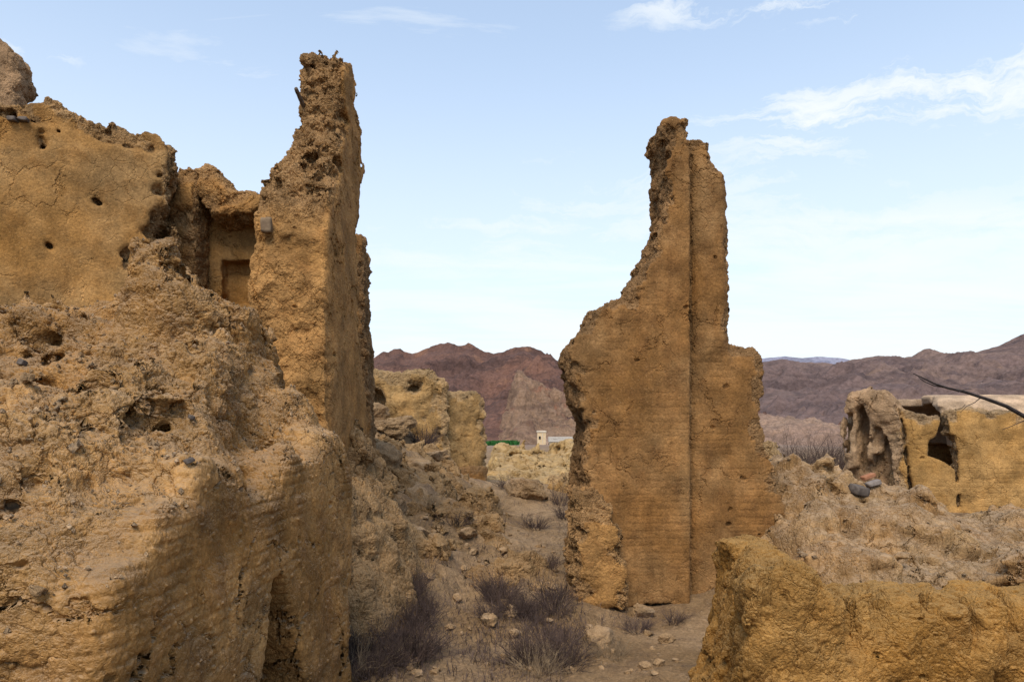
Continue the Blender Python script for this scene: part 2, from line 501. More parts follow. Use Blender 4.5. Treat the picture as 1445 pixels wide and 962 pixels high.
for a in [(-6, 3, .6), (-6, 8, 1.6), (-8, 12, 2.2), (-4, 12, 2.0), (-4, 16, 2.6), (-9, 20, 3.0), (-14, 26, 3), (-2.2, 3, .2), (-2.2, 6, .1), (0, 4, .1), (2, 4, .05), (3, 6, .1), (5, 5, .3), (8, 5, .6),
          (5.5, 9.5, .55), (4.2, 9, .35), (7, 9, .6), (10, 9, .7), (7, 13, .8), (9, 16, .75), (14, 15, .75), (13, 20, .7), (20, 12, .8), (6, 20, .7), (10, 28, .6), (20, 30, .4), (3.2, 12, .3), (2.2, 11.5, .1),
          (0, 0, 0), (-5, 0, .2), (5, 0, .2), (0, 60, .1), (-20, 60, 0), (20, 60, .1), (40, 40, .2), (-40, 40, 1.5), (-30, 0, 1), (30, 0, .8), (0, -30, 0)]:
    CTRL.append(a)
CP = np.array(CTRL)

def ground_z(x, y, detail=True):
    x = np.asarray(x, float); y = np.asarray(y, float)
    sh = x.shape
    x = x.ravel(); y = y.ravel()
    out = np.empty(len(x))
    for s in range(0, len(x), 40000):
        xx, yy = x[s:s + 40000, None], y[s:s + 40000, None]
        d2 = (xx - CP[:, 0]) ** 2 + (yy - CP[:, 1]) ** 2
        sc = 1.0 + .0 * d2
        w = 1.0 / (d2 + .25) ** 1.6
        out[s:s + 40000] = (w * CP[:, 2]).sum(1) / w.sum(1)
    r = np.hypot(x, y)
    out = out * (1 - ss(60, 200, r)) - 5.0 * ss(60, 260, r)
    if detail:
        p = (x.astype(f32), y.astype(f32), np.zeros(len(x), f32))
        near = 1 - ss(30, 90, r)
        out = out + near * (.16 * fbm(p, .45, 3, 3) + .05 * fbm(p, 1.7, 4, 4)) + (1 - near) * .5 * fbm(p, .02, 3, 6)
        out = out - .0
        lum = ss(8.5, 11, y) * (1 - ss(.2, 1.6, x + .25 * (y - 11))) * (1 - ss(40, 60, y))
        out = out + lum * (.36 * (ridged(p, .9, 4, 8) - .55) + .06 * fbm(p, 3.5, 3, 9))
    return out.reshape(sh)

def axis(lo, hi, step, far0, far1, grow=1.16):
    a = list(np.arange(lo, hi + 1e-6, step))
    s = step; b = hi
    up = []
    while b < far1:
        s *= grow; b += s; up.append(b)
    s = step; b = lo
    dn = []
    while b > far0:
        s *= grow; b -= s; dn.append(b)
    return np.array(dn[::-1] + a + up)
gx = axis(-3.6, 4.2, .05, -9000, 9000)
gy = axis(7.4, 24.0, .06, -400, 9500, 1.07)
GX, GY = np.meshgrid(gx, gy, indexing='ij')
GZ = ground_z(GX, GY)
nx, ny = GX.shape
ii, jj = np.meshgrid(np.arange(nx - 1), np.arange(ny - 1), indexing='ij')
a = (ii * ny + jj).ravel()
GQ = np.stack([a, a + ny, a + ny + 1, a + 1], 1)

def ground_mat():
    m, g = new_mat('trodden_earth')
    co = g.n('ShaderNodeTexCoord').outputs['Object']
    wn = g.vm('SUBTRACT', g.noise(co, 1.3, 3).outputs['Color'], (.5, .5, .5))
    cw = g.vm('ADD', co, wn)
    big = g.noise(co, .45, 5, .6).outputs['Fac']
    mid = g.noise(cw, 2.6, 8, .62).outputs['Fac']
    fine = g.noise(co, 26, 7, .7).outputs['Fac']
    col = g.mix(g.rng(big, .38, .62), (.19, .121, .063), (.265, .18, .107))
    col = g.mix(g.m('MULTIPLY', g.rng(mid, .48, .68), .8), col, (.135, .086, .05))
    litter = g.rng(g.noise(cw, 1.1, 7, .7).outputs['Fac'], .54, .64)
    col = g.mix(g.m('MULTIPLY', litter, .7), col, (.13, .088, .06))
    sp = g.rng(fine, .3, .7, .6, 1.35, smooth=False)
    col = g.mix(1.0, col, g.n('ShaderNodeCombineColor', {0: sp, 1: sp, 2: sp}).outputs[0], 'MULTIPLY')
    # the plain beyond the ruins is dark gravel
    r = g.n('ShaderNodeVectorMath', {0: co}, operation='LENGTH').outputs['Value']
    pl = g.mix(g.noise(co, .02, 5, .6).outputs['Fac'], (.15, .105, .095), (.26, .19, .155))
    col = g.mix(g.rng(r, 55, 110), col, pl)
    pb = g.n('ShaderNodeTexVoronoi', {'Vector': cw, 'Scale': 9.0})
    ps = g.n('ShaderNodeSeparateColor', {0: pb.outputs['Color']})
    pk = g.m('MULTIPLY', g.rng(g.m('DIVIDE', pb.outputs['Distance'], g.rng(ps.outputs[1], 0, 1, .1, .42, smooth=False)), 1.0, .3), g.m('GREATER_THAN', ps.outputs[0], .45))
    col = g.mix(g.m('MULTIPLY', pk, .4), col, g.mix(ps.outputs[2], (.3, .21, .14), (.38, .28, .19)))
    h = g.m('MULTIPLY', g.m('SUBTRACT', mid, .5), .12)
    h = g.m('MULTIPLY_ADD', g.m('SUBTRACT', fine, .5), .03, h)
    h = g.m('MULTIPLY_ADD', pk, .022, h)
    return finish(m, g, col, .97, h)
M_ground = ground_mat()
ground = link_mesh('ground', np.stack([GX.ravel(), GY.ravel(), GZ.ravel()], 1), GQ, M_ground, origin=(0, 0, 0), sub=1)
tag(ground, 'stony gully floor and slopes of pale trodden mud', 'ground', kind='structure')

def on_ground(px, py, y0=7.0, y1=120.0):
    ys = np.linspace(y0, y1, 4000)
    x = (px - CX) / FPX * ys
    z = CZ - (py - HY) / FPX * ys
    g = ground_z(x, ys)
    k = np.nonzero(g >= z)[0]
    k = k[0] if len(k) else -1
    return x[k], ys[k], float(g[k])
# ================================================================== tall tower remnant right of the gap
fr = Frame.px((795, 10.6), (1120, 10.9))
uc = fr.uw(976, 500)[0]
zz = lambda y, Y=10.7: CZ - (y - HY) / FPX * Y
L_px = [(934, 168), (948, 160), (966, 165), (975, 182), (976, 300), (976, 700), (976, 905), (934, 915), (810, 915), (815, 858), (814, 790), (820, 700), (823, 640), (830, 604), (814, 566), (805, 525), (801, 500), (808, 484), (836, 455), (846, 430), (887, 412), (901, 392), (926, 345), (942, 300), (946, 280), (940, 240), (943, 215), (935, 190)]
R_px = [(960, 178), (976, 185), (1008, 190), (1009, 222), (1029, 243), (1037, 278), (1034, 300), (1042, 345), (1045, 400), (1041, 478), (1069, 485), (1084, 500), (1088, 530), (1082, 585), (1093, 640), (1114, 700), (1129, 765), (1133, 800), (1133, 915), (960, 915)]

def tower_left_post(F, U, N, W, f):
    # undercut foot: the plaster skin ends above a hollowed base
    wob = .05 * perlin(U * 3, N * 3, W * 0 + 2, 5) + .05 * perlin(U * 9, N * 2, W * 0, 6)
    foot = np.maximum(W - (zz(852) + wob), -N + .0)
    u0 = f.uw(888, 860)[0]
    cut = smax(np.maximum(W - (zz(856) + wob * 1.6), N - .32), -(U - u0), .05)
    return smax(F, -cut, .06)

def edge_u(U, W): return .05 + .10 * ss(-.2, 1.2, W - zz(420)) * 0 + .05
tower = wall('ruined_tower', fr, fr.poly(L_px), 1.15, M_tower, h=.034, oa=.05, ob=.06, face=.018, er=.035, wearw=.10, cav=.02, seed=24,
             post=tower_left_post, sub=1, smooth_edge=lambda U, W: 1 - .93 * ss(.28, .08, np.abs(U - uc)) * ss(zz(180), zz(215), W))
tag(tower, 'tall ragged mud brick tower remnant standing alone with an engaged round column', 'ruined tower')

def colfront(base, U, N, W, f): return base
def col_post(F, U, N, W, f):
    return F
urad = f_u1 = fr.uw(1037, 450)[0]
def col_pre(base, U, N, W, f):
    # upper part bulges as a half column beside the crease; the lower part is a flat set-back wall
    c = (uc + urad) / 2 + .03
    r = (urad - uc) / 2 + .02
    bul = .16 - .17 * np.sqrt(np.clip(1 - ((U - c) / r) ** 2, 0, 1))
    rib = -.05 * ss(.14, .0, np.abs(U - (urad - .17)))
    up = ss(zz(505), zz(470), W)
    return np.maximum(base, (.10 + up * (bul - .05 + rib)) - N)
def col_face_post(F, U, N, W, f):
    c = (uc + urad) / 2 + .03
    r = (urad - uc) / 2 + .02
    bul = .22 - .25 * np.sqrt(np.clip(1 - ((U - c) / r) ** 2, 0, 1))
    rib = -.05 * ss(.12, .02, np.abs(U - (urad - .15)))
    up = ss(zz(520), zz(470), W)
    q = np.stack([U, N, W])
    nb = np.abs(N) < .4
    off = .24 + .08 * ss(.22, .03, np.abs(U - uc)) + up * (bul - .06 + rib)
    off = off + .02 * fbm((U, N * 0 + 3, W), 1.7, 4, 77)
    return smax(F, off - N, .03)
column = wall('column', fr, fr.poly(R_px), 1.2, M_tower, h=.034, oa=.06, ob=.08, face=.012, er=.04, wearw=.14, cav=.03, seed=22, wn=.25, parent=tower,
              post=col_face_post, sub=1)
# lumpy buttress of rammed mud at the left foot
B_px = [(812, 694), (835, 688), (858, 698), (872, 715), (884, 760), (887, 800), (886, 862), (870, 900), (860, 935), (815, 935), (808, 862), (806, 790), (808, 730)]
frb = Frame(fr.a - fr.n * .32, fr.a - fr.n * .32 + fr.u)
def butt_post(F, U, N, W, f):
    # battered top and hollowed foot
    slope = (W - zz(700, 10.3)) * .45 + .22 - N
    return smax(smax(F, slope, .12), -(np.maximum(W - zz(862, 10.3) + .06 * perlin(U * 4, N * 4, W, 3), N - .20)), .08)
buttress = wall('buttress', frb, frb.poly(B_px), .75, M_end, h=.04, oa=.09, ob=.02, face=.07, er=.05, wearw=.2, rnd=.16, cav=.05, seed=23, parent=tower, post=butt_post, sub=1)

# ================================================================== tall wall end left of the gap
XR = -2.33
fl = Frame((XR, 9.0), (XR, 11.0))
def yz(px, py, x=XR):
    Y = x / ((px - CX) / FPX)
    return (Y - 9.0, CZ - (py - HY) / FPX * Y)
front = [yz(491.5, 70), yz(488, 100), yz(486, 150), yz(480, 205), yz(470, 260), yz(463, 320), yz(461, 400), yz(464, 470)]
back = [yz(500.5, 74), yz(502, 90), yz(506, 150), yz(513, 190), yz(512, 225), yz(520, 240), yz(511, 280), yz(508, 330), yz(509, 420), yz(512, 500), yz(520, 600)]
yb = back[-1][0]
poly = [(front[-1][0] - .05, 2.8), (front[-1][0] - .1, 0.6), (2.6, 0.6)] + [(yb, 2.8)] + back[::-1] + front
def TL(U, W):
    return .68 + .10 * ss(6.75, 6.4, W) + .22 * ss(6.45, 6.2, W) + .05 * ss(5, 4, W)
ltower = wall('tower_wall_end', fl, poly, TL, M_end, h=.035, oa=lambda U, W: .05 + .09 * ss(5.0, 6.2, W), ob=lambda U, W: .03 + .05 * ss(5.2, 6.2, W), face=.02, er=.035, wearw=.22, wmul=lambda U, W: .12 + .88 * ss(5.0, 6.2, W),
              cav=lambda U, W: .03 + .06 * ss(5.6, 7.2, W), cavf=2.4, rnd=.05, seed=31, sub=1, zs=1.3)
tag(ltower, 'tallest wall end, rough broken face, a peg sticking out near the top', 'ruined tower')

def rod(name, a, b, r, mat, parent=None, sides=7):
    a = np.array(a, float); b = np.array(b, float)
    d = (b - a) / np.linalg.norm(b - a)
    s = np.cross(d, (0, 0, 1)); s /= np.linalg.norm(s); t = np.cross(s, d)
    V, Fc = [], []
    nseg = 6
    for k in range(nseg + 1):
        c = a + (b - a) * k / nseg + s * random.uniform(-.15, .15) * r + t * random.uniform(-.15, .15) * r
        for i in range(sides):
            an = 2 * math.pi * i / sides
            rr = r * (1 - .25 * k / nseg) * random.uniform(.85, 1.1)
            V.append(c + (s * math.cos(an) + t * math.sin(an)) * rr)
    for k in range(nseg):
        for i in range(sides):
            j = (i + 1) % sides
            Fc.append((k * sides + i, k * sides + j, (k + 1) * sides + j, (k + 1) * sides + i))
    Fc.append(tuple(range(sides))[::-1]); Fc.append(tuple(nseg * sides + i for i in range(sides)))
    return link_mesh(name, V, Fc, mat, parent)

def simple_mat(name, c1, c2, scale=8.0, rough=.9, bump=.01, stretch=(1, 1, 1), spec=.2):
    m, g = new_mat(name)
    co = g.n('ShaderNodeMapping', {'Vector': g.n('ShaderNodeTexCoord').outputs['Object'], 'Scale': stretch}).outputs[0]
    n = g.noise(co, scale, 6, .6).outputs['Fac']
    col = g.mix(g.rng(n, .3, .7), c1, c2)
    b = g.n('ShaderNodeBump', {'Strength': .8, 'Distance': bump, 'Height': n})
    p = g.n('ShaderNodeBsdfPrincipled', {'Base Color': col, 'Roughness': rough, 'Normal': b.outputs[0], 'Specular IOR Level': spec})
    g.n('ShaderNodeOutputMaterial', {'Surface': p.outputs[0]})
    return m
M_wood = simple_mat('weathered_timber', (.055, .038, .028), (.13, .095, .07), 14, .85, .006, (1, 1, .2))
M_twig = simple_mat('dry_twig', (.042, .028, .026), (.105, .072, .062), 6, .9, .002)
M_twigpale = simple_mat('straw_twig', (.16, .115, .075), (.30, .22, .14), 6, .9, .002)
M_branch = simple_mat('dark_bark', (.018, .014, .014), (.045, .035, .034), 20, .9, .003)
rod('timber_peg', pt(430, 152, 9.95), pt(417, 125, 9.65), .035, M_wood, ltower)

def chunk(name, center, dims, mat, parent=None, rot=(0, 0, 0), rough=.08, seed=0, cuts=4, origin=None):
    """a worn brick or clod: a subdivided block pulled about by noise"""
    k = cuts
    import bmesh
    bm = bmesh.new()
    bmesh.ops.create_cube(bm, size=1)
    bmesh.ops.subdivide_edges(bm, edges=bm.edges[:], cuts=k, use_grid_fill=True)
    V = np.array([v.co[:] for v in bm.verts]); Fc = [tuple(v.index for v in f.verts) for f in bm.faces]
    bm.free()
    r = np.linalg.norm(V, axis=1)[:, None]
    V = V * (1 - .10 * np.clip((r - .5) / .37, 0, 1) ** 1.5)
    p = tuple((V[:, i] * 1.0 + seed * 3.1).astype(f32) for i in range(3))
    V = V * (1 + rough * 2.2 * fbm(p, 1.6, 3, seed)[:, None])
    V = V * np.array(dims)
    R = np.array(__import__('mathutils').Euler(rot).to_matrix())
    V = V @ R.T + np.array(center)
    return link_mesh(name, V, Fc, mat, parent, origin, 0)
M_block = simple_mat('grey_brick', (.13, .09, .06), (.20, .145, .095), 12, .95, .01)
M_redbrick = simple_mat('orange_brick', (.24, .10, .055), (.33, .16, .09), 10, .95, .008)
M_slate = simple_mat('dark_charred_block', (.065, .052, .047), (.13, .108, .095), 9, .85, .01)
M_greybrick = simple_mat('ash_grey_brick', (.16, .135, .125), (.24, .205, .185), 12, .95, .008)
chunk('wall_block', np.array(pt(376, 318, 8.93)), (.13, .09, .19), M_block, ltower, (0, 0, .1), .05, 3)

# lower, ochre brick pier behind the wall end
fp = Frame.px((440, 12.5), (522, 12.6))
pier = wall('brick_pier', fp, fp.poly([(400, 310), (470, 318), (511, 330), (517, 352), (516, 430), (520, 520), (522, 600), (530, 720), (400, 720)]), 1.0, M_tower,
            h=.05, oa=.05, ob=.05, face=.03, wearw=.2, seed=33, sub=1)
tag(pier, 'lower ochre brick pier half hidden behind the tallest wall end', 'brick pier')

# ================================================================== plastered wall on the left
fw = Frame.px((-80, 8.7), (255, 9.9))
W_px = [(-110, 150), (0, 143), (25, 142), (50, 134), (64, 129), (84, 136), (95, 150), (140, 167), (185, 181), (215, 184), (236, 196), (251, 212), (247, 240), (243, 270),
        (237, 300), (250, 330), (255, 370), (253, 430), (256, 640), (-110, 640)]
chip = fw.poly([(262, 200), (236, 212), (231, 240), (222, 280), (202, 308), (193, 325), (207, 342), (184, 362), (183, 374), (205, 388), (262, 392)])
def plaster_post(F, U, N, W, f):
    x, y, z = f.world(U, N, W)
    c = polysdf(U[:, 0, :], W[:, 0, :], chip)[:, None, :]
    near = (np.abs(c) < .35) | (c < 0)
    near = np.broadcast_to(near, F.shape) & (N > -.4) & (N < .9)
    nz = np.zeros_like(F)
    p = (x[near].astype(f32), y[near].astype(f32), z[near].astype(f32))
    nz[near] = .10 * fbm(p, 3.0, 4, 61) + .09 * bricks(U[near], N[near], W[near], 4)
    depth = N - .65 * ss(.02, -.50, c) - .04 + nz * .8
    F = smax(F, -np.maximum(c + nz, depth), .03)
    # holes left by joists
    for hx, hy, rx, rz in [(58, 201, .05, .09), (147, 197, .08, .03), (47, 167, .05, .03), (82, 183, .04, .04), (139, 284, .04, .04), (69, 346, .04, .04), (10, 160, .10, .05), (180, 205, .06, .03)]:
        hu, hw = f.uw(hx, hy)
        nh = (np.abs(U - hu) < .3) & (np.abs(W - hw) < .3)
        wq = np.zeros_like(F); wq[nh] = 1.5 * fbm((U[nh], N[nh], W[nh]), 9, 3, int(hx))
        d = (np.sqrt(((U - hu) / rx) ** 2 + ((W - hw) / rz) ** 2 + (N / .20) ** 2) - 1 + wq) * min(rx, rz)
        F = np.maximum(F, -d)
    # crumbled crust above the old plaster line
    hl = f.uw(100, 190)[1]
    ln = hl - .12 * (U - f.uw(100, 190)[0]) * 1.0
    band = ss(-.05, .10, W - ln + .06 * perlin(U * 2.5, N, W * 0, 8))
    crust = np.zeros_like(F)
    nb = (np.abs(N) < .35) & (band > .01)
    p = (U[nb], N[nb], W[nb])
    crust[nb] = (.045 + .07 * fbm(p, 2.6, 4, 63)) * band[nb]
    lip = -.03 * ss(.09, 0, np.abs(W - ln + .02))
    F = np.where(np.abs(N) < .35, np.maximum(F, np.minimum(crust + lip - N, F + .25)), F)
    return F
pwall = wall('plastered_wall', fw, fw.poly(W_px), .85, M_plaster, h=.04, oa=.06, ob=.05, face=.03, er=.06, wearw=.2, cav=.05, seed=41, post=plaster_post, sub=1)
tag(pwall, 'broad straw plastered mud wall with a crumbling dark right end', 'ruined wall')
for k, (sx, sy) in enumerate([(19, 170), (34, 170)]):
    q = fw.uw(sx, sy)
    w = fw.world(q[0], -.02, q[1])
    chunk('wall_stone', w, (.10, .12, .05), M_slate, pwall, (0, 0, .3 * k), .08, 5 + k)

# taller grey remnant far left
fg = Frame.px((-70, 13.5), (30, 13.8))
gw = wall('grey_wall_remnant', fg, fg.poly([(-110, 20), (-20, 42), (0, 52), (17, 67), (24, 82), (25, 96), (31, 108), (23, 120), (18, 124), (25, 132), (20, 145), (28, 240), (30, 560), (-110, 560)]), .9, M_grey,
          h=.05, oa=.05, ob=.06, face=.04, seed=43, sub=1)
tag(gw, 'tall grey brown wall remnant rising behind the plastered wall', 'ruined wall')

# ================================================================== niche room between wall and tower
room_o = np.array([-4.6, 11.0, 2.0])
room = empty('niche_room', room_o, 'corner of a roofless room with a square niche between two high walls', 'ruined room')
fn_ = Frame.px((285, 11.1), (375, 11.1))
def niche_post(F, U, N, W, f):
    (u0, w0), (u1, w1) = f.uw(313, 428), f.uw(356, 367)
    bx = np.maximum(np.maximum(u0 - U, U - u1), np.maximum(w0 - W, W - w1))
    bx = np.maximum(bx + .03 * perlin(U * 6, N * 5, W * 6, 4) + .015 * perlin(U * 15, N * 12, W * 15, 5), N - .24)
    return smax(F, -bx, .02)
wall('back_wall', fn_, fn_.poly([(262, 270), (300, 262), (330, 268), (360, 272), (385, 276), (385, 660), (262, 660)]), .6, M_plaster, h=.035, oa=.06, ob=.06, face=.015, wearw=.2, wmul=.15, seed=51, parent=room, post=niche_post, sub=1)
fq = Frame.px((244, 10.45), (275, 10.45))
def pier_post(F, U, N, W, f):
    uu = f.uw(272, 350)[0]
    return smax(F, (U - uu - .0) - .04 * fbm((U, N, W), 1.5, 3, 9), .04)
wall('side_pier', fq, fq.poly([(222, 236), (246, 231), (262, 227), (284, 229), (292, 245), (282, 268), (275, 300), (273, 400), (273, 660), (222, 660)]), 1.0, M_end, h=.04, oa=.06, ob=.05, face=.05, wearw=.3,
     cav=.04, wmul=.6, seed=52, parent=room, post=pier_post, sub=1)
fv = Frame.px((270, 10.6), (368, 10.6))
def vault_post(F, U, N, W, f):
    # the broken springing of a vault: underside slopes up toward the camera
    u0, w0 = f.uw(283, 274)
    return smax(F, -(W - (w0 - .42 + .55 * np.clip(.5 - N, -1, 1) * .5 + .05 * perlin(U * 3, N * 3, W, 2))) , .05)
wall('vault_remnant', fv, fv.poly([(262, 234), (284, 229), (300, 236), (318, 256), (338, 264), (368, 268), (372, 300), (350, 312), (322, 318), (303, 322), (290, 300), (281, 276), (262, 280)]), .75, M_end, h=.035, oa=.07, ob=.04,
     face=.09, wearw=.4, cav=.05, wmul=.6, seed=53, parent=room, post=vault_post, sub=1)

# ================================================================== eroded foreground block
KX = [3.0, 3.6, 4.2, 4.8, 5.5, 6.3, 7.0, 7.8, 9.0]
KL = [1.95, 2.42, 2.80, 3.08, 3.38, 3.56, 3.78, 4.32, 4.45]
def mound_fn(X, Y, Z):
    p = (X, Y, Z)
    hl = np.interp(Y, KX, KL).astype(f32)
    low = np.interp(Y, [3.2, 3.6, 5.0, 7.0, 7.6], [2.2, 2.30, 2.44, 2.66, 2.6]).astype(f32)
    # ridge falling from the knob to the right
    rx = np.interp(X, [-3.6, -3.1, -2.8, -2.5, -2.3, -2.0, -1.8, -1.6], [.1, .30, .02, -.18, -.42, -.80, -1.08, -1.35])
    rid = (3.92 + rx) * 1.0
    wy = np.exp(-((Y - 6.75) / .42) ** 2)
    knob = .85 * np.exp(-(((X + 3.14) / .43) ** 2 + ((Y - 6.45) / .38) ** 2) ** 2.2)
    edge = np.interp(Y, [3.4, 4.8, 5.3, 6.0, 7.2], [-1.75, -1.80, -2.12, -2.32, -2.36])
    hl = hl - .30 * ss(-2.7, -1.9, X) * ss(5.4, 4.4, Y)
    wob = .16 * fbm((X * 0, Y, Z * .3), .9, 3, 70)
    s = ss(.16, -.16, X - edge + wob)
    h = low * (1 - s) + hl * s
    h = np.maximum(h, np.where(wy > .05, rid * wy + h * (1 - wy), -9)) + knob * s
    PX = CX + FPX * X / np.maximum(Y, 1)
    RY = np.interp(PX, [-200, 0, 160, 170, 182, 202, 240, 278, 300, 350, 390, 420, 450, 480, 495], [424, 428, 440, 404, 368, 360, 360, 392, 424, 455, 486, 524, 562, 606, 640])
    h = h + knob * .3
    h = h + .16 * fbm((X, Y, Z * .15), .85, 3, 71)
    h = smin(h, (CZ - (RY - HY) / FPX * np.minimum(Y, 7.6)).astype(f32) - .05, .06)
    hc = h
    tw = h / .34 + .55 * fbm((X, Y, Z * 0), .7, 3, 69)
    h = h + .34 * .62 * (ss(.30, .72, tw - np.floor(tw)) - (tw - np.floor(tw)))
    f = (Z - h) * .72
    xr = np.interp(Y, [2.0, 3.6, 7.0, 9], [-2.02, -1.88, -1.64, -1.5]) + .05 * (2.5 - Z) * 0
    yf = 3.38 - .10 * (2.4 - Z) + .25 * ss(-3, -5, X) * -1
    f = smax(f, X - xr, .10)
    f = smax(f, yf - Y, .16)
    f = smax(f, Y - np.where(X > -2.6, 7.35, 8.3), .2)
    b = np.abs(f) < .5
    q = (X[b], Y[b], Z[b])
    side = ss(.50, .12, np.abs(X[b] - xr[b]))
    lump = .12 * fbm(q, 1.5, 4, 72, .55) + .30 * (.70 - ridged(q, 1.25, 5, 73, .55)) * (1 - .6 * side)
    c = ss(.15, .55, fbm(q, 2.3, 3, 74, scale=(1, 1, 1.6)))
    rl = fbm(q, 2.6, 3, 75, scale=(1, 1, .22))
    steep = ss(2.5, 2.9, Z[b]) * ss(-2.65, -2.3, X[b])
    f[b] += -lump * (1 - .86 * side) + .13 * c * (1 - .85 * side) + .10 * np.abs(rl) * np.maximum(steep, .15 * side)
    # stepped layers on the front face
    st = np.abs(((Z[b] + .12 * fbm(q, .8, 2, 76)) / .31) % 1 - .5)
    f[b] += .05 * ss(.38, .5, st) * (1 - side)
    # hollow at the foot of the right face
    cy, cz = 5.45, .55
    arch = np.abs(Y - cy - .10 * (1.2 - Z)) - (.66 * (1 - Z / 1.72) + .04 + .05 * perlin(X * 2.5, Y * 2.5, Z * 2.5, 3))
    arch = np.maximum(np.maximum(arch, Z - 1.62), -(X + 2.9))
    f = smax(f, -arch, .05)
    return f
def mound_wear(P):
    xr = np.interp(P[:, 1], [2.0, 3.6, 7.0, 9], [-2.02, -1.88, -1.64, -1.5])
    return .1 + .9 * ss(.05, .45, xr - P[:, 0])
mound, MP, MQ = volume('eroded_mud_block', (-6.1, 2.9, -.1), (-1.2, 8.5, 5.1), .055, mound_fn, M_mound, sub=2, wear=mound_wear)
tag(mound, 'huge eroded mud block in front, sloping up to a cracked knob', 'mud block')

# ================================================================== low wall in front right
def low_fn(X, Y, Z):
    top = 1.60 + .035 * fbm((X, Y * 0, Z * 0), 1.6, 3, 80) + .02 * np.sin(X * 9.0) * 0
    bat = (1.7 - Z)
    # front run
    yf = 4.98 + .02 * (X - 1.8) - .06 * bat
    f1 = smax(smax(yf - Y, Y - (yf + .50 + .2 * bat), .12), Z - top, .16)
    f1 = smax(f1, 1.72 - .06 * bat - X, .10)
    # side run going back
    xl = 1.72 + .20 * (Y - 5.0) - .16 * bat - .10 * bat ** 2
    top2 = 1.76 - .10 * ss(5.0, 5.5, Y) * ss(6.2, 5.6, Y) + .07 * fbm((X, Y, Z * 0), 1.8, 3, 81)
    f2 = smax(smax(xl - X, X - (xl + .42 + .62 * bat), .1), Z - top2, .16)
    f2 = smax(smax(f2, 4.96 - .05 * bat - Y, .10), Y - 7.0, .2)
    # crumbled cross spur behind
    yb = 6.75
    t3 = 1.60 - .42 * (X - 2.2) + .10 * fbm((X, Y, Z * 0), 2.2, 3, 82)
    f3 = smax(smax(yb - .42 - Y, Y - yb - .35 - .2 * bat, .2), Z - t3, .25)
    f3 = smax(smax(f3, 2.0 - X, .2), X - 3.1, .2)
    f = smin(smin(f1, f2, .12), f3, .15)
    b = np.abs(f) < .4
    q = (X[b], Y[b], Z[b])
    sidew = ss(.25, 0, np.abs(X[b] - xl[b])) * ss(5.0, 5.3, Y[b])
    base = ss(1.15, .85, Z[b])
    f[b] += .11 * (ridged(q, 2.2, 4, 88, .5) - .68) * ss(1.2, 1.6, Z[b]) + .07 * (ridged(q, 3.2, 4, 89, .55) - .68) - .05 * fbm(q, 1.4, 4, 83) - (.015 + .02 * base) * fbm(q, 5, 3, 84)
    f[b] += .12 * np.abs(fbm(q, 3.2, 4, 85, scale=(1, 1, .25))) * sidew
    f[b] += (.09 * base + .03 * sidew) * ss(.1, .45, fbm(q, 3.0, 3, 86))
    # vertical drying cracks in the front run
    for k, cx in enumerate([2.40, 2.62, 2.95, 3.26, 3.55, 3.9, 4.3, 4.7]):
        wv = .03 * perlin(Z[b] * 4, Z[b] * 0 + k, Z[b] * 0, 87)
        dep = .15 * ss(.055, 0, np.abs(X[b] - cx - wv)) * ss(1.0 + .2 * (k % 3), 1.5, Z[b])
        f[b] += dep * ss(5.4, 5.2, Y[b])
    return f
low, LP_, LQ_ = volume('low_mud_wall', (.3, 4.4, -.2), (6.2, 7.5, 2.05), .04, low_fn, M_low, sub=2)
tag(low, 'low rounded yellow mud wall with a corner, nearest on the right', 'low wall')

# ================================================================== collapsed heap on the right
RB = [pt(*a) for a in [(1112, 668, 12.2), (1135, 662, 13), (1175, 672, 13.2), (1220, 682, 13.0), (1180, 690, 12), (1255, 700, 12.8), (1300, 722, 13.2), (1350, 728, 14), (1445, 738, 15), (1140, 715, 10.8),
      (1200, 720, 11.2), (1240, 725, 11.5), (1300, 760, 11.5), (1400, 770, 12), (1250, 790, 10), (1350, 800, 10), (1445, 800, 10.3), (1180, 800, 9.6), (1240, 760, 10.6), (1300, 735, 12.4), (1420, 750, 13.5)]]
RB += [(3.9, 12.2, .5), (3.9, 10.5, .45), (3.8, 9.2, .3), (4.3, 14, .9), (5, 8.6, .6), (8, 8.6, .6), (11, 9, .6), (12.5, 12, .7), (12.5, 15.5, .7), (8, 15.8, .75), (6, 15.5, 1.1)]
RB = np.array(RB)
def heap_h(X, Y):
    d2 = (X[..., None] - RB[:, 0]) ** 2 + (Y[..., None] - RB[:, 1]) ** 2
    w = 1 / (d2 + .12) ** 1.7
    return ((w * RB[:, 2]).sum(-1) / w.sum(-1)).astype(f32)
def heap_fn(X, Y, Z):
    h = heap_h(X[:, :, 0].astype(float), Y[:, :, 0].astype(float))[:, :, None]
    f = (Z - h) * .75
    f = smax(f, 3.95 + .25 * perlin(X * .9, Y * .9, Z, 4) - X, .35)
    f = smax(f, 8.75 - Y, .3)
    b = np.abs(f) < .6
    q = (X[b], Y[b], Z[b])
    f[b] += -.30 * fbm(q, .55, 4, 91, .45) + .80 * (ridged(q, .55, 4, 92, .42) - .68) + .22 * (ridged(q, 1.7, 4, 96, .45) - .68) \
        + .05 * np.abs(fbm(q, 3, 3, 94, scale=(1, 1, .35)))
    return f
heap, HP, HQ = volume('collapsed_mud_heap', (3.3, 8.4, -.3), (12.8, 15.9, 2.7), .055, heap_fn, M_rubble, sub=1)
tag(heap, 'lumpy heap of collapsed mud between the low wall and the broken vaulted house', 'mud heap')
heap_bvh = BVHTree.FromPolygons([tuple(v) for v in HP], [tuple(int(i) for i in q) for q in HQ])
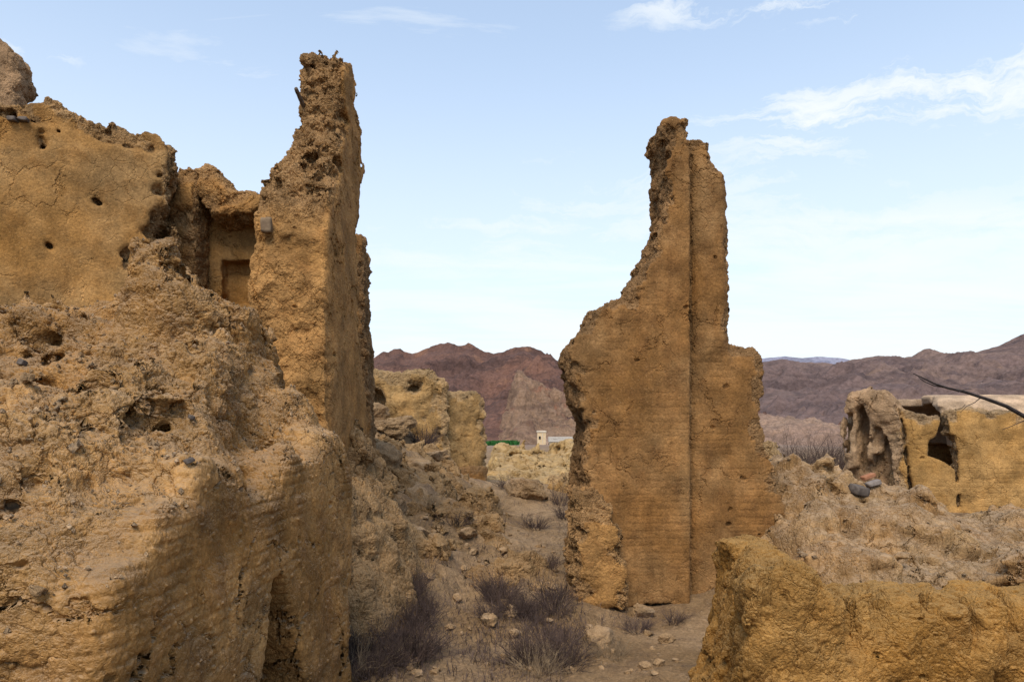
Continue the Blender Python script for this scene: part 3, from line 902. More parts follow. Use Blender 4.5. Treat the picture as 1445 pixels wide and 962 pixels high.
def on_bvh(bvh, px, py):
    d = Vector(((px - CX) / FPX, 1, -(py - HY) / FPX)).normalized()
    hit = bvh.ray_cast(Vector((0, 0, CZ)), d)
    return np.array(hit[0]) if hit[0] is not None else None

def brick_on_heap(px, py, dims, mat, rot, name, label, lift=.5):
    c = on_bvh(heap_bvh, px, py)
    if c is None:
        c = np.array(pt(px, py, 12.8))
    c = c + np.array([0, 0, dims[2] * lift])
    o = chunk(name, c, dims, mat, None, rot, .05, int(px))
    tag(o, label, 'brick', 'loose bricks on the mud heap')
    return c
c1 = brick_on_heap(1212, 696, (.26, .22, .16), M_slate, (.2, .15, .3), 'charred_brick', 'dark purple charred brick lying lowest of the three on the heap', .35)
c2 = brick_on_heap(1232, 686, (.27, .13, .08), M_greybrick, (.05, -.22, .25), 'grey_brick', 'ash grey brick lying between the dark brick and the orange one', .7)
c3 = brick_on_heap(1225, 678, (.25, .12, .07), M_redbrick, (.1, -.3, .2), 'orange_brick', 'orange fired brick lying topmost of three on the heap', 1.1)

# rubble slope left of the gully, fallen from the walls
def slope_fn(X, Y, Z):
    g = ground_z(X[:, :, 0].astype(float), Y[:, :, 0].astype(float))[:, :, None].astype(f32)
    x, y = X[:, :, :1], Y[:, :, :1]
    m = ss(9.9, 11.2, y) * (1 - ss(-.4, 1.0, x + .10 * (y - 11) - .25 * np.sin(y * 1.3))) * (1 - ss(20, 22, y))
    # steep bank heaped against the foot of the wall end
    hb = 2.5 - 1.75 * np.clip((x + 2.3) / .85, 0, 3) ** 1.2 - .7 * ss(9.6, 8.4, y) - .55 * ss(10.5, 13, y)
    mb = ss(8.1, 8.7, y) * (1 - ss(12.5, 14, y)) * ss(-4.4, -3.4, x)
    top = np.maximum(g - .16 + .20 * m, np.where(mb > 0, hb * mb + (g - .3) * (1 - mb), -9))
    m = np.maximum(m, mb * ss(-.1, .25, hb - g))
    f = (Z - top) * .7
    b = np.abs(f) < .6
    q = (X[b], Y[b], Z[b])
    mm = np.broadcast_to(m, f.shape)[b]
    f[b] += mm * (.8 * (ridged(q, .95, 5, 131, .58) - .66) - .14 * fbm(q, .8, 3, 132))
    return f
bank, BP_, BQ_ = volume('rubble_bank', (-5.2, 7.1, -.3), (.9, 22.4, 3.6), .065, slope_fn, M_bank, sub=1, wear=lambda P: np.full(len(P), .8))
tag(bank, 'rubble bank of fallen mud sloping down from the arched ruin to the gully', 'rubble bank')
def yel_fn(X, Y, Z):
    x, y = X[:, :, :1], Y[:, :, :1]
    m = ss(25, 28, y) * (1 - ss(42, 45, y)) * ss(-1.9, -.6, x) * (1 - ss(4.6, 6, x))
    h = .42 + m * (.28 + .5 * ss(30, 40, y))
    f = (Z - h + .35 * (1 - m)) * .75
    q = (X, Y, Z)
    return f + np.broadcast_to(m, f.shape) * (1.5 * (ridged(q, .42, 6, 141, .6) - .64) - .2 * fbm(q, .5, 3, 142))
yel, YP_, YQ_ = volume('ochre_mounds', (-2.4, 24.6, -.4), (6.4, 45.6, 2.6), .11, yel_fn, M_yellow, sub=1)
tag(yel, 'low ochre mounds of crumbled buildings between the square stump and the lone tower', 'earth mounds')

# small remnant peeping out behind the tower
fs = Frame.px((1072, 14.5), (1112, 14.2))
sr = wall('crumbled_wall_stub', fs, fs.poly([(1060, 640), (1074, 619), (1090, 622), (1098, 640), (1101, 660), (1113, 690), (1116, 740), (1060, 740)]), .7, M_mid, h=.05, oa=.06, ob=.07, face=.07, wearw=.6, cav=.1, seed=95, sub=1)
tag(sr, 'small crumbled wall stub just behind the lone tower, beside the mud heap', 'wall stub')

# ================================================================== broken vaulted house
house_o = np.array([11.0, 17.2, .6])
house = empty('vaulted_house', house_o, 'broken mud house with a pale vaulted roof and a black window hole', 'ruined house')
fh = Frame.px((1262, 16.6), (1445, 16.0))
def house_post(F, U, N, W, f):
    c = polysdf(U[:, 0, :], W[:, 0, :], f.poly([(1313, 622), (1330, 610), (1348, 615), (1353, 640), (1352, 665), (1341, 655), (1326, 648), (1309, 645)]))[:, None, :]
    c = c + .03 * fbm((U, N, W), 3, 3, 5)
    F = smax(F, -np.maximum(c, N - 2), .03)
    g = polysdf(U[:, 0, :], W[:, 0, :], f.poly([(1328, 570), (1333, 570), (1335, 590), (1340, 604), (1338, 622), (1322, 622), (1324, 605), (1330, 590)]))[:, None, :] + .02 * perlin(U * 6, N * 6, W * 6, 3)
    F = smax(F, -g, .03)
    for pts_, wd in (([(1267, 572), (1276, 605), (1280, 650), (1286, 685), (1287, 720)], .028), ([(1350, 656), (1352, 690), (1356, 730)], .022)):
        q = f.poly(pts_)
        d = np.full(U[:, 0, :].shape, 9.0)
        for (a0, b0), (a1, b1) in zip(q[:-1], q[1:]):
            ex, ey = a1 - a0, b1 - b0
            t = np.clip(((U[:, 0, :] - a0) * ex + (W[:, 0, :] - b0) * ey) / (ex * ex + ey * ey), 0, 1)
            d = np.minimum(d, np.hypot(U[:, 0, :] - a0 - ex * t, W[:, 0, :] - b0 - ey * t))
        d = d[:, None, :] + .025 * perlin(U * 5, N * 3, W * 5, 6)
        F = np.maximum(F, -np.maximum(d - wd, N - .22))
    return F
wall('front_wall', fh, fh.poly([(1263, 562), (1268, 572), (1285, 580), (1325, 586), (1338, 576), (1360, 573), (1400, 577), (1445, 581), (1560, 590), (1560, 790), (1263, 790)]), .5, M_house, h=.05, oa=.04, ob=.02,
     face=.05, er=.06, wearw=.35, cav=.05, seed=101, parent=house, post=house_post, sub=1)
def vault_fn(X, Y, Z):
    # barrel vault along the front wall, broken open at its left end
    u = (X - fh.a[0]) * fh.u[0] + (Y - fh.a[1]) * fh.u[1]
    n = (X - fh.a[0]) * fh.n[0] + (Y - fh.a[1]) * fh.n[1]
    c = 2.02
    r = np.sqrt(((n - c) / 1.75) ** 2 + (np.maximum(Z - 2.25, 0) / 1.32) ** 2) * 1.4
    sh = np.maximum(r - 1.4, 1.18 - r)
    ue = fh.uw(1350, 560)[0]
    ul = np.where(n < c + .5, ue, fh.uw(1268, 560)[0]) + .10 * perlin(X * 1.7, Y * 1.7, Z * 1.7, 4) + .06 * bricks(u, n, Z, 3)
    f = np.maximum(sh, np.maximum(2.3 - Z, ul - u))
    f = np.maximum(f, u - fh.uw(1550, 600)[0])
    return f - .03 * fbm((X, Y, Z), 1.5, 3, 9)
volume('roof', (8.2, 14.4, 2.0), (15.5, 21.0, 3.9), .055, vault_fn, M_roof, sub=1, parent=house)
fb2 = Frame.px((1250, 19.9), (1445, 19.3))
wall('back_wall', fb2, fb2.poly([(1225, 575), (1262, 574), (1560, 575), (1560, 760), (1225, 760)]), .5, M_end, h=.06, oa=.08, ob=.07, face=.06, seed=102, parent=house, sub=1)
fi = Frame((fh.a[0] + .45, fh.a[1] + .4), (fh.a[0] + 1.95, fh.a[1] + 3.4))
wall('cross_wall', fi, [(0, .3), (3.3, .3), (3.3, 3.0), (1.7, 3.45), (0, 3.0)], .4, M_end, h=.07, seed=105, parent=house, sub=0)
fe = Frame((fh.world(fh.uw(1552, 600)[0], 0, 0)[0], fh.world(fh.uw(1552, 600)[0], 0, 0)[1] + .3), (fh.world(fh.uw(1552, 600)[0], 0, 0)[0] + .6, fh.world(fh.uw(1552, 600)[0], 0, 0)[1] + 4))
wall('end_wall', fe, [(0, .3), (3.2, .3), (3.2, 2.9), (0, 2.9)], .5, M_house, h=.08, seed=103, parent=house, sub=0)
fb = Frame.px((1184, 17.4), (1263, 16.5))
def room_post(F, U, N, W, f):
    for pts_, dp in (([(1189, 585), (1199, 582), (1200, 640), (1190, 640)], .45), ([(1207, 575), (1219, 566), (1224, 600), (1222, 656), (1209, 664), (1207, 620)], .55), ([(1229, 600), (1241, 600), (1243, 628), (1229, 630)], .3),
                     ([(1246, 615), (1254, 640), (1259, 690), (1240, 694), (1228, 660), (1229, 640), (1240, 640)], .5), ([(1215, 655), (1226, 652), (1226, 690), (1190, 690), (1193, 662)], .28)):
        c = polysdf(U[:, 0, :], W[:, 0, :], f.poly(pts_))[:, None, :] + .05 * fbm((U, N, W), 2.4, 3, 12)
        F = smax(F, -np.maximum(c, N - dp), .06)
    return F
wall('broken_bay', fb, fb.poly([(1184, 690), (1187, 640), (1185, 600), (1187, 568), (1196, 556), (1215, 548), (1240, 547), (1252, 556), (1262, 572), (1268, 600), (1266, 760), (1184, 760)]), .75, M_grey, h=.04, oa=.09, ob=.04,
     face=.12, er=.08, wearw=.4, cav=.05, cavf=2.0, wmul=.5, seed=104, parent=house, post=room_post, sub=1)

# ================================================================== ruins in the middle distance
fm = Frame.px((500, 22.5), (632, 23.2))
def arch_post(F, U, N, W, f):
    u0, w0 = f.uw(531, 562)
    r = .31
    d = np.where(W > w0, np.hypot(U - u0, W - w0) - r, np.maximum(np.abs(U - u0) - r, w0 - .40 - W))
    F = smax(F, -np.maximum(d + .03 * perlin(U * 4, N * 4, W * 4, 2), N - .55), .05)
    u1, w1 = f.uw(584, 548)
    d = np.sqrt(((U - u1) / .18) ** 2 + ((W - w1) / .10) ** 2) - 1
    return smax(F, -np.maximum(d * .1, N - .4), .03)
mr = wall('arched_ruin', fm, fm.poly([(470, 518), (520, 519), (541, 521), (560, 525), (585, 521), (605, 519), (616, 521), (624, 533), (633, 546), (635, 600), (640, 700), (470, 700)]), 1.6, M_mid, h=.07, oa=.10, ob=.08, face=.16,
          er=.08, wearw=.5, cav=.12, cavf=1.4, seed=111, post=arch_post, sub=1)
tag(mr, 'low mud ruin with a small arched niche, left of the square tower stump', 'ruined building')
fm2 = Frame.px((628, 23.6), (690, 24.6))
st = wall('square_tower_stump', fm2, fm2.poly([(622, 551), (634, 552), (650, 554), (664, 551), (680, 553), (687, 562), (689, 600), (690, 740), (622, 740)]), 1.5, M_mid, h=.06, oa=.06, ob=.06, face=.05, er=.08, wearw=.4, seed=112, sub=1)
tag(st, 'square mud brick tower stump at the foot of the red hill', 'tower stump')
fpl = Frame.px((630, 23.4), (691, 24.4))
wall('plinth', fpl, fpl.poly([(628, 657), (691, 657), (692, 740), (628, 740)]), 1.3, M_tower, h=.07, oa=.03, ob=0, face=.02, seed=113, parent=st, sub=0)
fss = Frame.px((766, 21), (812, 19.5))
ws = wall('leaning_wall_stub', fss, fss.poly([(767, 672), (775, 668), (783, 671), (800, 663), (815, 660), (822, 730), (767, 730)]), .6, M_mid, h=.05, oa=.07, ob=.06, face=.08, wearw=.5, cav=.1, seed=114, sub=1)
tag(ws, 'cracked ochre wall stub at the left foot of the lone tower', 'wall stub')
# ================================================================== hills and mountains
def hill_mat(name, c1, c2, c3, c4, sc, hgt, band=None):
    m, g = new_mat(name)
    co = g.n('ShaderNodeTexCoord').outputs['Object']
    wn = g.n('ShaderNodeVectorMath', {0: g.vm('SUBTRACT', g.noise(co, sc * .6, 4).outputs['Color'], (.5, .5, .5)), 1: (1.2 / sc,) * 3}, operation='MULTIPLY').outputs[0]
    cw = g.vm('ADD', co, wn)
    a = g.noise(cw, sc * .35, 5, .6).outputs['Fac']
    b = g.noise(cw, sc * 2.2, 8, .68).outputs['Fac']
    c = g.noise(co, sc * 14, 6, .7).outputs['Fac']
    col = g.mix(g.rng(a, .38, .62), c1, c2)
    col = g.mix(g.m('MULTIPLY', g.rng(b, .5, .66), .8), col, c3)
    col = g.mix(g.m('MULTIPLY', g.rng(g.noise(cw, sc * .9, 6, .7).outputs['Fac'], .57, .68), .7), col, c4)
    st = g.noise(g.n('ShaderNodeMapping', {'Vector': cw, 'Rotation': (.25, .35, 0), 'Scale': (.35, .35, 3.2)}).outputs[0], sc * 1.6, 6, .6).outputs['Fac']
    col = g.mix(g.m('MULTIPLY', g.rng(st, .48, .62), .55), col, tuple(v * .62 for v in c3))
    col = g.mix(g.m('MULTIPLY', g.rng(st, .40, .30), .45), col, c4)
    sp = g.rng(c, .3, .7, .62, 1.35, smooth=False)
    col = g.mix(1.0, col, g.n('ShaderNodeCombineColor', {0: sp, 1: sp, 2: sp}).outputs[0], 'MULTIPLY')
    h = g.m('MULTIPLY', g.m('SUBTRACT', b, .5), hgt)
    h = g.m('MULTIPLY_ADD', g.m('SUBTRACT', c, .5), hgt * .25, h)
    return finish(m, g, col, .98, h)

def hill(name, prof, Y0, Yc, Y1, nx, ny, amp, freq, mat, label, cat, seed, z0=-6, xpad=.35, sharp=1.15, sub=0, kind='structure'):
    """terrain whose skyline at distance Yc follows the listed points; a real slope in front and behind"""
    pr = np.array(prof, float)
    xc = (pr[:, 0] - CX) / FPX * Yc
    zc = CZ - (pr[:, 1] - HY) / FPX * Yc
    xs = np.linspace(xc[0] - xpad * (xc[-1] - xc[0]), xc[-1] + xpad * (xc[-1] - xc[0]), nx)
    ys = np.linspace(Y0, Y1, ny)
    X, Y = np.meshgrid(xs, ys, indexing='ij')
    p = (X.astype(f32), Y.astype(f32), np.full(X.shape, seed * 1.0, f32))
    bend = (Y1 - Y0) * .06 * fbm(p, freq * .3, 2, seed + 5)
    crest = np.interp(X, xc, zc)
    t = np.clip((Y + bend - Y0) / (Yc - Y0), 0, 1)
    back = np.clip((Y1 - Y) / (Y1 - Yc), 0, 1)
    shape = np.where(Y < Yc, t ** sharp, back ** .8)
    r = ridged(p, freq, 6, seed, .55)
    e = np.exp(-((Y - Yc) / (.16 * (Yc - Y0))) ** 2)
    env = np.clip(shape * 1.6, 0, 1) * (1 - .95 * e)
    Z = z0 + (crest - z0) * shape + amp * (r - .72) * env + amp * .10 * fbm(p, freq * 6, 4, seed + 9, .6) * np.clip(shape * 3, 0, 1) * (1 - .7 * e)
    ii, jj = np.meshgrid(np.arange(nx - 1), np.arange(ny - 1), indexing='ij')
    a = (ii * ny + jj).ravel()
    Q = np.stack([a, a + ny, a + ny + 1, a + 1], 1)
    o = link_mesh(name, np.stack([X.ravel(), Y.ravel(), Z.ravel()], 1), Q, mat, None, None, sub)
    tag(o, label, cat, kind=kind)
    return o
M_red = hill_mat('red_brown_rock', (.115, .066, .056), (.155, .082, .062), (.075, .047, .044), (.22, .115, .075), .05, 3.0)
M_tan = hill_mat('tan_rock', (.235, .15, .10), (.28, .185, .125), (.165, .10, .075), (.25, .105, .065), .06, 4.0)
M_pur = hill_mat('purple_rock', (.125, .086, .082), (.165, .112, .095), (.09, .064, .066), (.20, .13, .095), .006, 14.0)
M_far = hill_mat('haze_tinted_rock', (.20, .20, .27), (.24, .24, .31), (.17, .17, .24), (.25, .24, .30), .002, 10.0)  # blue haze of the distance is put into this rock colour
M_near = hill_mat('brown_scree', (.25, .165, .125), (.31, .21, .15), (.19, .125, .10), (.34, .21, .14), .08, 1.6)
hill('red_hills', [(330, 560), (420, 535), (470, 520), (500, 511), (518, 507), (530, 501), (541, 497), (548, 498), (556, 493), (565, 492), (571, 497), (582, 497), (592, 493), (602, 489), (615, 486), (632, 484), (645, 488),
                   (653, 486), (661, 483), (672, 491), (684, 497), (698, 498), (708, 496), (720, 490), (738, 486), (748, 488), (755, 491), (763, 494), (772, 500), (786, 511), (800, 522), (830, 535), (870, 548), (930, 566), (1000, 590), (1060, 620)],
     210, 460, 640, 520, 360, 40, .011, M_red, 'red brown rocky hills behind the gap between the two towers', 'hills', 3)
hill('tan_outcrop', [(680, 640), (696, 618), (706, 600), (713, 575), (719, 560), (724, 540), (730, 524), (737, 524), (742, 531), (756, 541), (772, 549), (790, 560), (806, 575), (830, 600), (860, 640)], 215, 330, 420, 200, 160, 24, .022, M_tan,
     'pale tan rock spur on the red hill, left of the lone tower', 'rock spur', 8, sharp=.8, xpad=.2)
hill('purple_mountains', [(850, 545), (960, 520), (1030, 512), (1078, 508), (1100, 505), (1128, 508), (1160, 512), (1180, 515), (1200, 507), (1215, 506), (1240, 502), (1262, 504), (1290, 502), (1303, 492), (1312, 490), (1325, 494), (1342, 498),
                   (1360, 495), (1380, 495), (1398, 491), (1412, 487), (1430, 477), (1446, 472), (1500, 462), (1580, 480), (1700, 470)],
     900, 2500, 3400, 520, 360, 230, .0016, M_pur, 'purple brown desert mountains along the skyline on the right', 'mountains', 14, z0=-8, sharp=1.25)
hill('middle_ridge', [(980, 585), (1060, 560), (1100, 548), (1150, 556), (1200, 545), (1260, 540), (1330, 545), (1400, 535), (1460, 545), (1560, 540), (1700, 560)], 500, 1150, 1600, 420, 260, 80, .005, M_pur,
     'lower dark folded ridge below the purple mountains', 'ridge', 19, z0=-8, sharp=1.2)
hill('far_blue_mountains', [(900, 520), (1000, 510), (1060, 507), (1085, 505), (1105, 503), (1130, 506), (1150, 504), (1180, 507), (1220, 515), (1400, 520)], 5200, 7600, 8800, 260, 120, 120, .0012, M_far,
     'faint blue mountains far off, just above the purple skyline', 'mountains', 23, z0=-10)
hill('brown_slope', [(930, 620), (1000, 590), (1040, 582), (1075, 586), (1100, 590), (1118, 590), (1140, 599), (1165, 607), (1185, 614), (1220, 626), (1300, 640), (1400, 650)], 70, 190, 300, 260, 200, 6, .05, M_near,
     'bare brown hillside seen past the lone tower and the broken house', 'hillside', 27, z0=-5, sharp=.9)

# ================================================================== village in the gap
M_white = simple_mat('whitewash', (.46, .40, .32), (.54, .48, .40), 3, .9, .01)
M_tanwall = simple_mat('village_plaster', (.50, .38, .24), (.58, .45, .30), 3, .9, .02)
M_dark = simple_mat('opening_shade_paint', (.02, .018, .016), (.03, .026, .022), 3, .9, .001)  # no hole is cut: the window's inner shade is put into the colour
M_metal = simple_mat('grey_metal', (.24, .215, .19), (.32, .29, .26), 5, .9, .001, spec=.1)
def box(name, c, d, mat, parent=None, rot=0.0, origin=None, bevel=.04):
    import bmesh
    bm = bmesh.new()
    bmesh.ops.create_cube(bm, size=1)
    for v in bm.verts:
        v.co = Vector((v.co.x * d[0], v.co.y * d[1], v.co.z * d[2]))
    bmesh.ops.bevel(bm, geom=bm.edges[:], offset=min(bevel, min(d) * .3), segments=1, affect='EDGES')
    V = np.array([v.co[:] for v in bm.verts]); Fc = [tuple(v.index for v in f.verts) for f in bm.faces]
    bm.free()
    cs, sn = math.cos(rot), math.sin(rot)
    V = np.stack([V[:, 0] * cs - V[:, 1] * sn, V[:, 0] * sn + V[:, 1] * cs, V[:, 2]], 1) + np.array(c)
    return link_mesh(name, V, Fc, mat, parent, origin, 0, smooth=False)
Yv = 95.0
vx, _, vz = pt(764, 623, Yv)
hut = empty('village_house', (vx, Yv, vz - 1.2), 'small flat roofed tan house with a white parapet below the red hill', 'house')
box('wall', (vx, Yv, vz + .3), (1.15, 1.6, 1.9), M_tanwall, hut)
box('parapet', (vx, Yv, vz + 1.36), (1.28, 1.75, .22), M_white, hut)
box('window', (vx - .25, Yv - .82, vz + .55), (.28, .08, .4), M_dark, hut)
box('drainpipe', (vx + .12, Yv - .84, vz + .5), (.08, .08, 1.4), M_white, hut)
px_, _, pz_ = pt(783, 640, 98)
pole = empty('utility_pole', (px_, 98, pz_), 'thin pale utility pole with a short cross arm beside the tan house', 'pole')
rod('mast', (px_, 98, pz_ - 1.5), (px_, 98, pz_ + 2.5), .09, M_metal, pole)
rod('cross_arm', (px_ - .3, 97.9, pz_ + 2.1), (px_ + .35, 97.9, pz_ + 2.0), .05, M_metal, pole)
sx_, _, sz_ = pt(794, 624, 105)
shed = empty('metal_shed', (sx_, 105, sz_ - 1.2), 'low grey metal roofed shed right of the pale pole', 'shed')
box('wall', (sx_, 105, sz_ - .6), (4.0, 2.2, 1.4), M_tanwall, shed)
def gable(name, c, d, mat, parent):
    x, y, z = c; a, b, h = d[0] / 2, d[1] / 2, d[2]
    V = [(x - a, y - b, z), (x + a, y - b, z), (x + a, y + b, z), (x - a, y + b, z), (x - a, y, z + h), (x + a, y, z + h)]
    return link_mesh(name, V, [(0, 1, 5, 4), (2, 3, 4, 5), (0, 4, 3), (1, 2, 5), (0, 3, 2, 1)], mat, parent, None, 0, smooth=False)
gable('roof', (sx_, 105, sz_ + .11), (4.3, 2.6, .75), M_metal, shed)
wx_, _, wz_ = pt(703, 629, 130)
wh = empty('white_wall', (wx_, 130, wz_ - 1.5), 'long low white wall beyond the green crop strip', 'wall')
box('wall_run', (wx_, 130, wz_ - .5), (6.5, .4, 2.0), M_white, wh)
box('coping', (wx_, 130, wz_ + .56), (6.7, .55, .1), M_tanwall, wh)

def leaf_mat(name, c1, c2):
    m, g = new_mat(name)
    co = g.n('ShaderNodeTexCoord').outputs['Object']
    n = g.noise(co, .9, 4).outputs['Fac']
    b = g.n('ShaderNodeBsdfPrincipled', {'Base Color': g.mix(g.rng(n, .3, .7), c1, c2), 'Roughness': .8, 'Specular IOR Level': .1})
    g.n('ShaderNodeOutputMaterial', {'Surface': b.outputs[0]})
    return m
M_crop = leaf_mat('crop_green', (.015, .075, .018), (.035, .12, .03))
def tufts(name, centers, hgt, n, spread, mat, lw):
    V, Fc = [], []
    for c in centers:
        for _ in range(n):
            an = random.uniform(0, 6.28); r = spread * math.sqrt(random.random())
            x, y, z = c[0] + r * math.cos(an), c[1] + r * math.sin(an), c[2]
            h = hgt * random.uniform(.5, 1.1); a2 = random.uniform(0, 6.28)
            dx, dy = math.cos(a2) * lw, math.sin(a2) * lw
            lx, ly = random.uniform(-.4, .4) * h, random.uniform(-.4, .4) * h
            k = len(V)
            V += [(x - dx, y - dy, z), (x + dx, y + dy, z), (x + dx * .7 + lx, y + dy * .7 + ly, z + h * .7), (x + lx * 1.5, y + ly * 1.5, z + h)]
            Fc += [(k, k + 1, k + 2), (k, k + 2, k + 3)]
    return link_mesh(name, V, Fc, mat, None, None, 0, smooth=False)
cs_ = []
for k in range(420):
    Y = random.uniform(100, 126)
    x = (random.uniform(688, 727) - CX) / FPX * Y
    cs_.append((x, Y, float(ground_z(np.array([x]), np.array([Y]))[0]) - .05))
crop = tufts('crop_strip', cs_, .8, 14, .6, M_crop, .12)
tag(crop, 'strip of bright green crop in the valley', 'crop', kind='stuff')

# ================================================================== dry shrubs
def shrub_mesh(name, n, H, R, seed, mat, thick=.006, droop=.2, seeds=True):
    rs = random.Random(seed)
    V, Fc = [], []
    def strand(p, d, L, r, segs, lvl):
        ring = None
        pts = []
        q = Vector(p); d = Vector(d).normalized()
        for k in range(segs + 1):
            pts.append(q.copy())
            d = (d + Vector((rs.uniform(-1, 1), rs.uniform(-1, 1), rs.uniform(-.7, .5))) * .28).normalized()
            q = q + d * (L / segs)
        for k, c in enumerate(pts):
            dd = (pts[min(k + 1, segs)] - pts[max(k - 1, 0)]).normalized()
            s = dd.cross(Vector((.3, .8, .52))).normalized(); t = s.cross(dd)
            rr = r * (1 - .75 * k / segs)
            base = len(V)
            for i in range(3):
                an = 2.094 * i
                V.append(tuple(c + (s * math.cos(an) + t * math.sin(an)) * rr))
            if ring is not None:
                for i in range(3):
                    j = (i + 1) % 3
                    Fc.append((ring + i, ring + j, base + j, base + i))
            ring = base
            if lvl < 2 and k > 0 and rs.random() < (.8 if lvl == 0 else .5):
                for _ in range(rs.choice((1, 2))):
                    bd = (dd + Vector((rs.uniform(-1, 1), rs.uniform(-1, 1), rs.uniform(-.3, .8))) * .9)
                    strand(c, bd, L * rs.uniform(.25, .5), rr * .7, 3, lvl + 1)
        if seeds and lvl >= 1 and rs.random() < .35:
            e = pts[-1]; b = len(V); s = r * 1.7 + .003
            V.extend([tuple(e + Vector(o) * s) for o in ((1, 0, 0), (0, 1, 0), (-1, 0, 0), (0, -1, 0), (0, 0, 1.6), (0, 0, -1))])
            Fc.extend([(b + i, b + (i + 1) % 4, b + 4) for i in range(4)] + [(b + (i + 1) % 4, b + i, b + 5) for i in range(4)])
    for i in range(n):
        an = rs.uniform(0, 6.283); r0 = R * .35 * math.sqrt(rs.random())
        tilt = rs.uniform(.1, 1.15)
        d = (math.cos(an) * math.sin(tilt), math.sin(an) * math.sin(tilt), math.cos(tilt))
        strand((math.cos(an) * r0, math.sin(an) * r0, -.03), d, H * rs.uniform(.6, 1.1), thick * rs.uniform(.7, 1.2), 5, 0)
    me = bpy.data.meshes.new(name)
    me.from_pydata(V, [], Fc)
    me.materials.append(mat)
    me.update()
    return me
S_A = shrub_mesh('thorn_shrub', 44, .50, .5, 1, M_twig)
S_B = shrub_mesh('thorn_shrub', 64, .38, .6, 2, M_twig)
S_C = shrub_mesh('dry_grass', 90, .34, .5, 3, M_twigpale, .0035, seeds=False)
S_D = shrub_mesh('thorn_shrub', 34, .58, .45, 4, M_twig, .008)
SHRUBS = [
    (530, 845, S_D, 1.05, 'thorn_shrub', 'tall purple brown thorn shrub against the foot of the eroded block'),
    (565, 850, S_A, 1.0, 'thorn_shrub', 'thorn shrub with dark seed heads at the left edge of the gully path'),
    (505, 870, S_B, 1.1, 'thorn_shrub', 'dark bushy shrub tucked into the corner below the eroded block'),
    (590, 885, S_A, .85, 'thorn_shrub', 'grey twiggy shrub leaning over the gully path from the left'),
    (545, 905, S_B, 1.0, 'thorn_shrub', 'low spreading dead shrub on the left bank of the path'),
    (510, 920, S_B, 1.2, 'thorn_shrub', 'sprawling brown shrub at the lower left corner of the gully'),
    (495, 955, S_C, 1.6, 'dry_grass', 'brown dry grass tuft at the very foot of the eroded block'),
    (700, 845, S_A, .9, 'thorn_shrub', 'upright shrub with seed heads on the right edge of the path'),
    (725, 862, S_B, .9, 'thorn_shrub', 'wide dark shrub between the path and the tower buttress'),
    (690, 870, S_B, .65, 'thorn_shrub', 'small grey shrub beside a stone in the middle of the gully'),
    (745, 880, S_A, .8, 'thorn_shrub', 'tangled shrub left of the buttress foot'),
    (775, 925, S_D, .8, 'thorn_shrub', 'purple shrub below the buttress at the right of the gully'),
    (800, 945, S_B, .8, 'thorn_shrub', 'flattened blackish shrub in front of the buttress foot'),
    (760, 950, S_C, 1.0, 'dry_grass', 'thin straw coloured grass at the bottom edge of the gully'),
    (770, 800, S_B, .8, 'thorn_shrub', 'dark shrub in the bank close left of the lone tower'),
    (640, 740, S_B, 1.0, 'thorn_shrub', 'round shrub on the pale slope below the square stump'),
    (600, 715, S_C, 1.2, 'dry_grass', 'dry grass clump on the rubble slope under the boulder'),
    (720, 690, S_B, 1.3, 'thorn_shrub', 'purple round shrub on the pale ground right of the square stump'),
    (668, 700, S_C, 1.4, 'dry_grass', 'brown grass at the foot of the square stump'),
    (592, 628, S_B, 1.9, 'thorn_shrub', 'big dark round shrub on the slope below the arched ruin'),
    (790, 712, S_D, 1.0, 'thorn_shrub', 'dark shrub under the leaning wall stub'),
    (755, 745, S_B, .9, 'thorn_shrub', 'flat dark shrub across the light gully bed'),
    (690, 722, S_C, 1.4, 'dry_grass', 'dry grass band along the light gully bed'),
    (800, 730, S_B, 1.0, 'thorn_shrub', 'thorny shrub at the left edge of the tower foot'),
    (550, 790, S_C, 1.2, 'dry_grass', 'dry grass clump high on the left bank'),
    (900, 890, S_B, .7, 'thorn_shrub', 'low dead shrub under the hollowed foot of the lone tower'),
    (860, 925, S_C, .9, 'dry_grass', 'blackish grass in front of the tower between path and low wall'),
    (950, 880, S_A, .6, 'thorn_shrub', 'small shrub in the gap between the tower and the low wall'),
]
for k, (sx, sy, me, sc, nm, lab) in enumerate(SHRUBS):
    x, y, z = on_ground(sx, sy)
    o = bpy.data.objects.new(nm, me)
    COL.objects.link(o)
    o.location = (x, y, z)
    o.rotation_euler = (0, 0, k * 1.37)
    o.scale = (sc, sc, sc * random.uniform(.85, 1.1))
    tag(o, lab, 'shrub' if nm == 'thorn_shrub' else 'dry grass', 'dry shrubs in the gully' if nm == 'thorn_shrub' else 'dry grass clumps in the gully')
rs_ = random.Random(77)
for side, (x0, x1, y0, y1), nn in (('left', (490, 605, 835, 962), 15), ('right', (685, 805, 838, 958), 13)):
    for k in range(nn):
        x, y, z = on_ground(rs_.uniform(x0, x1), rs_.uniform(y0, y1))
        o = bpy.data.objects.new('thorn_shrub', rs_.choice((S_A, S_B, S_B, S_D)))
        COL.objects.link(o)
        o.location = (x, y, z); o.rotation_euler = (0, 0, rs_.uniform(0, 6.28)); sc = rs_.uniform(.5, .95); o.scale = (sc, sc, sc)
        tag(o, 'low dark twiggy shrub in the thicket ' + ('between the eroded block and the gully path' if side == 'left' else 'between the gully path and the tower buttress'), 'shrub',
            'thicket on the block side of the path' if side == 'left' else 'thicket on the tower side of the path')
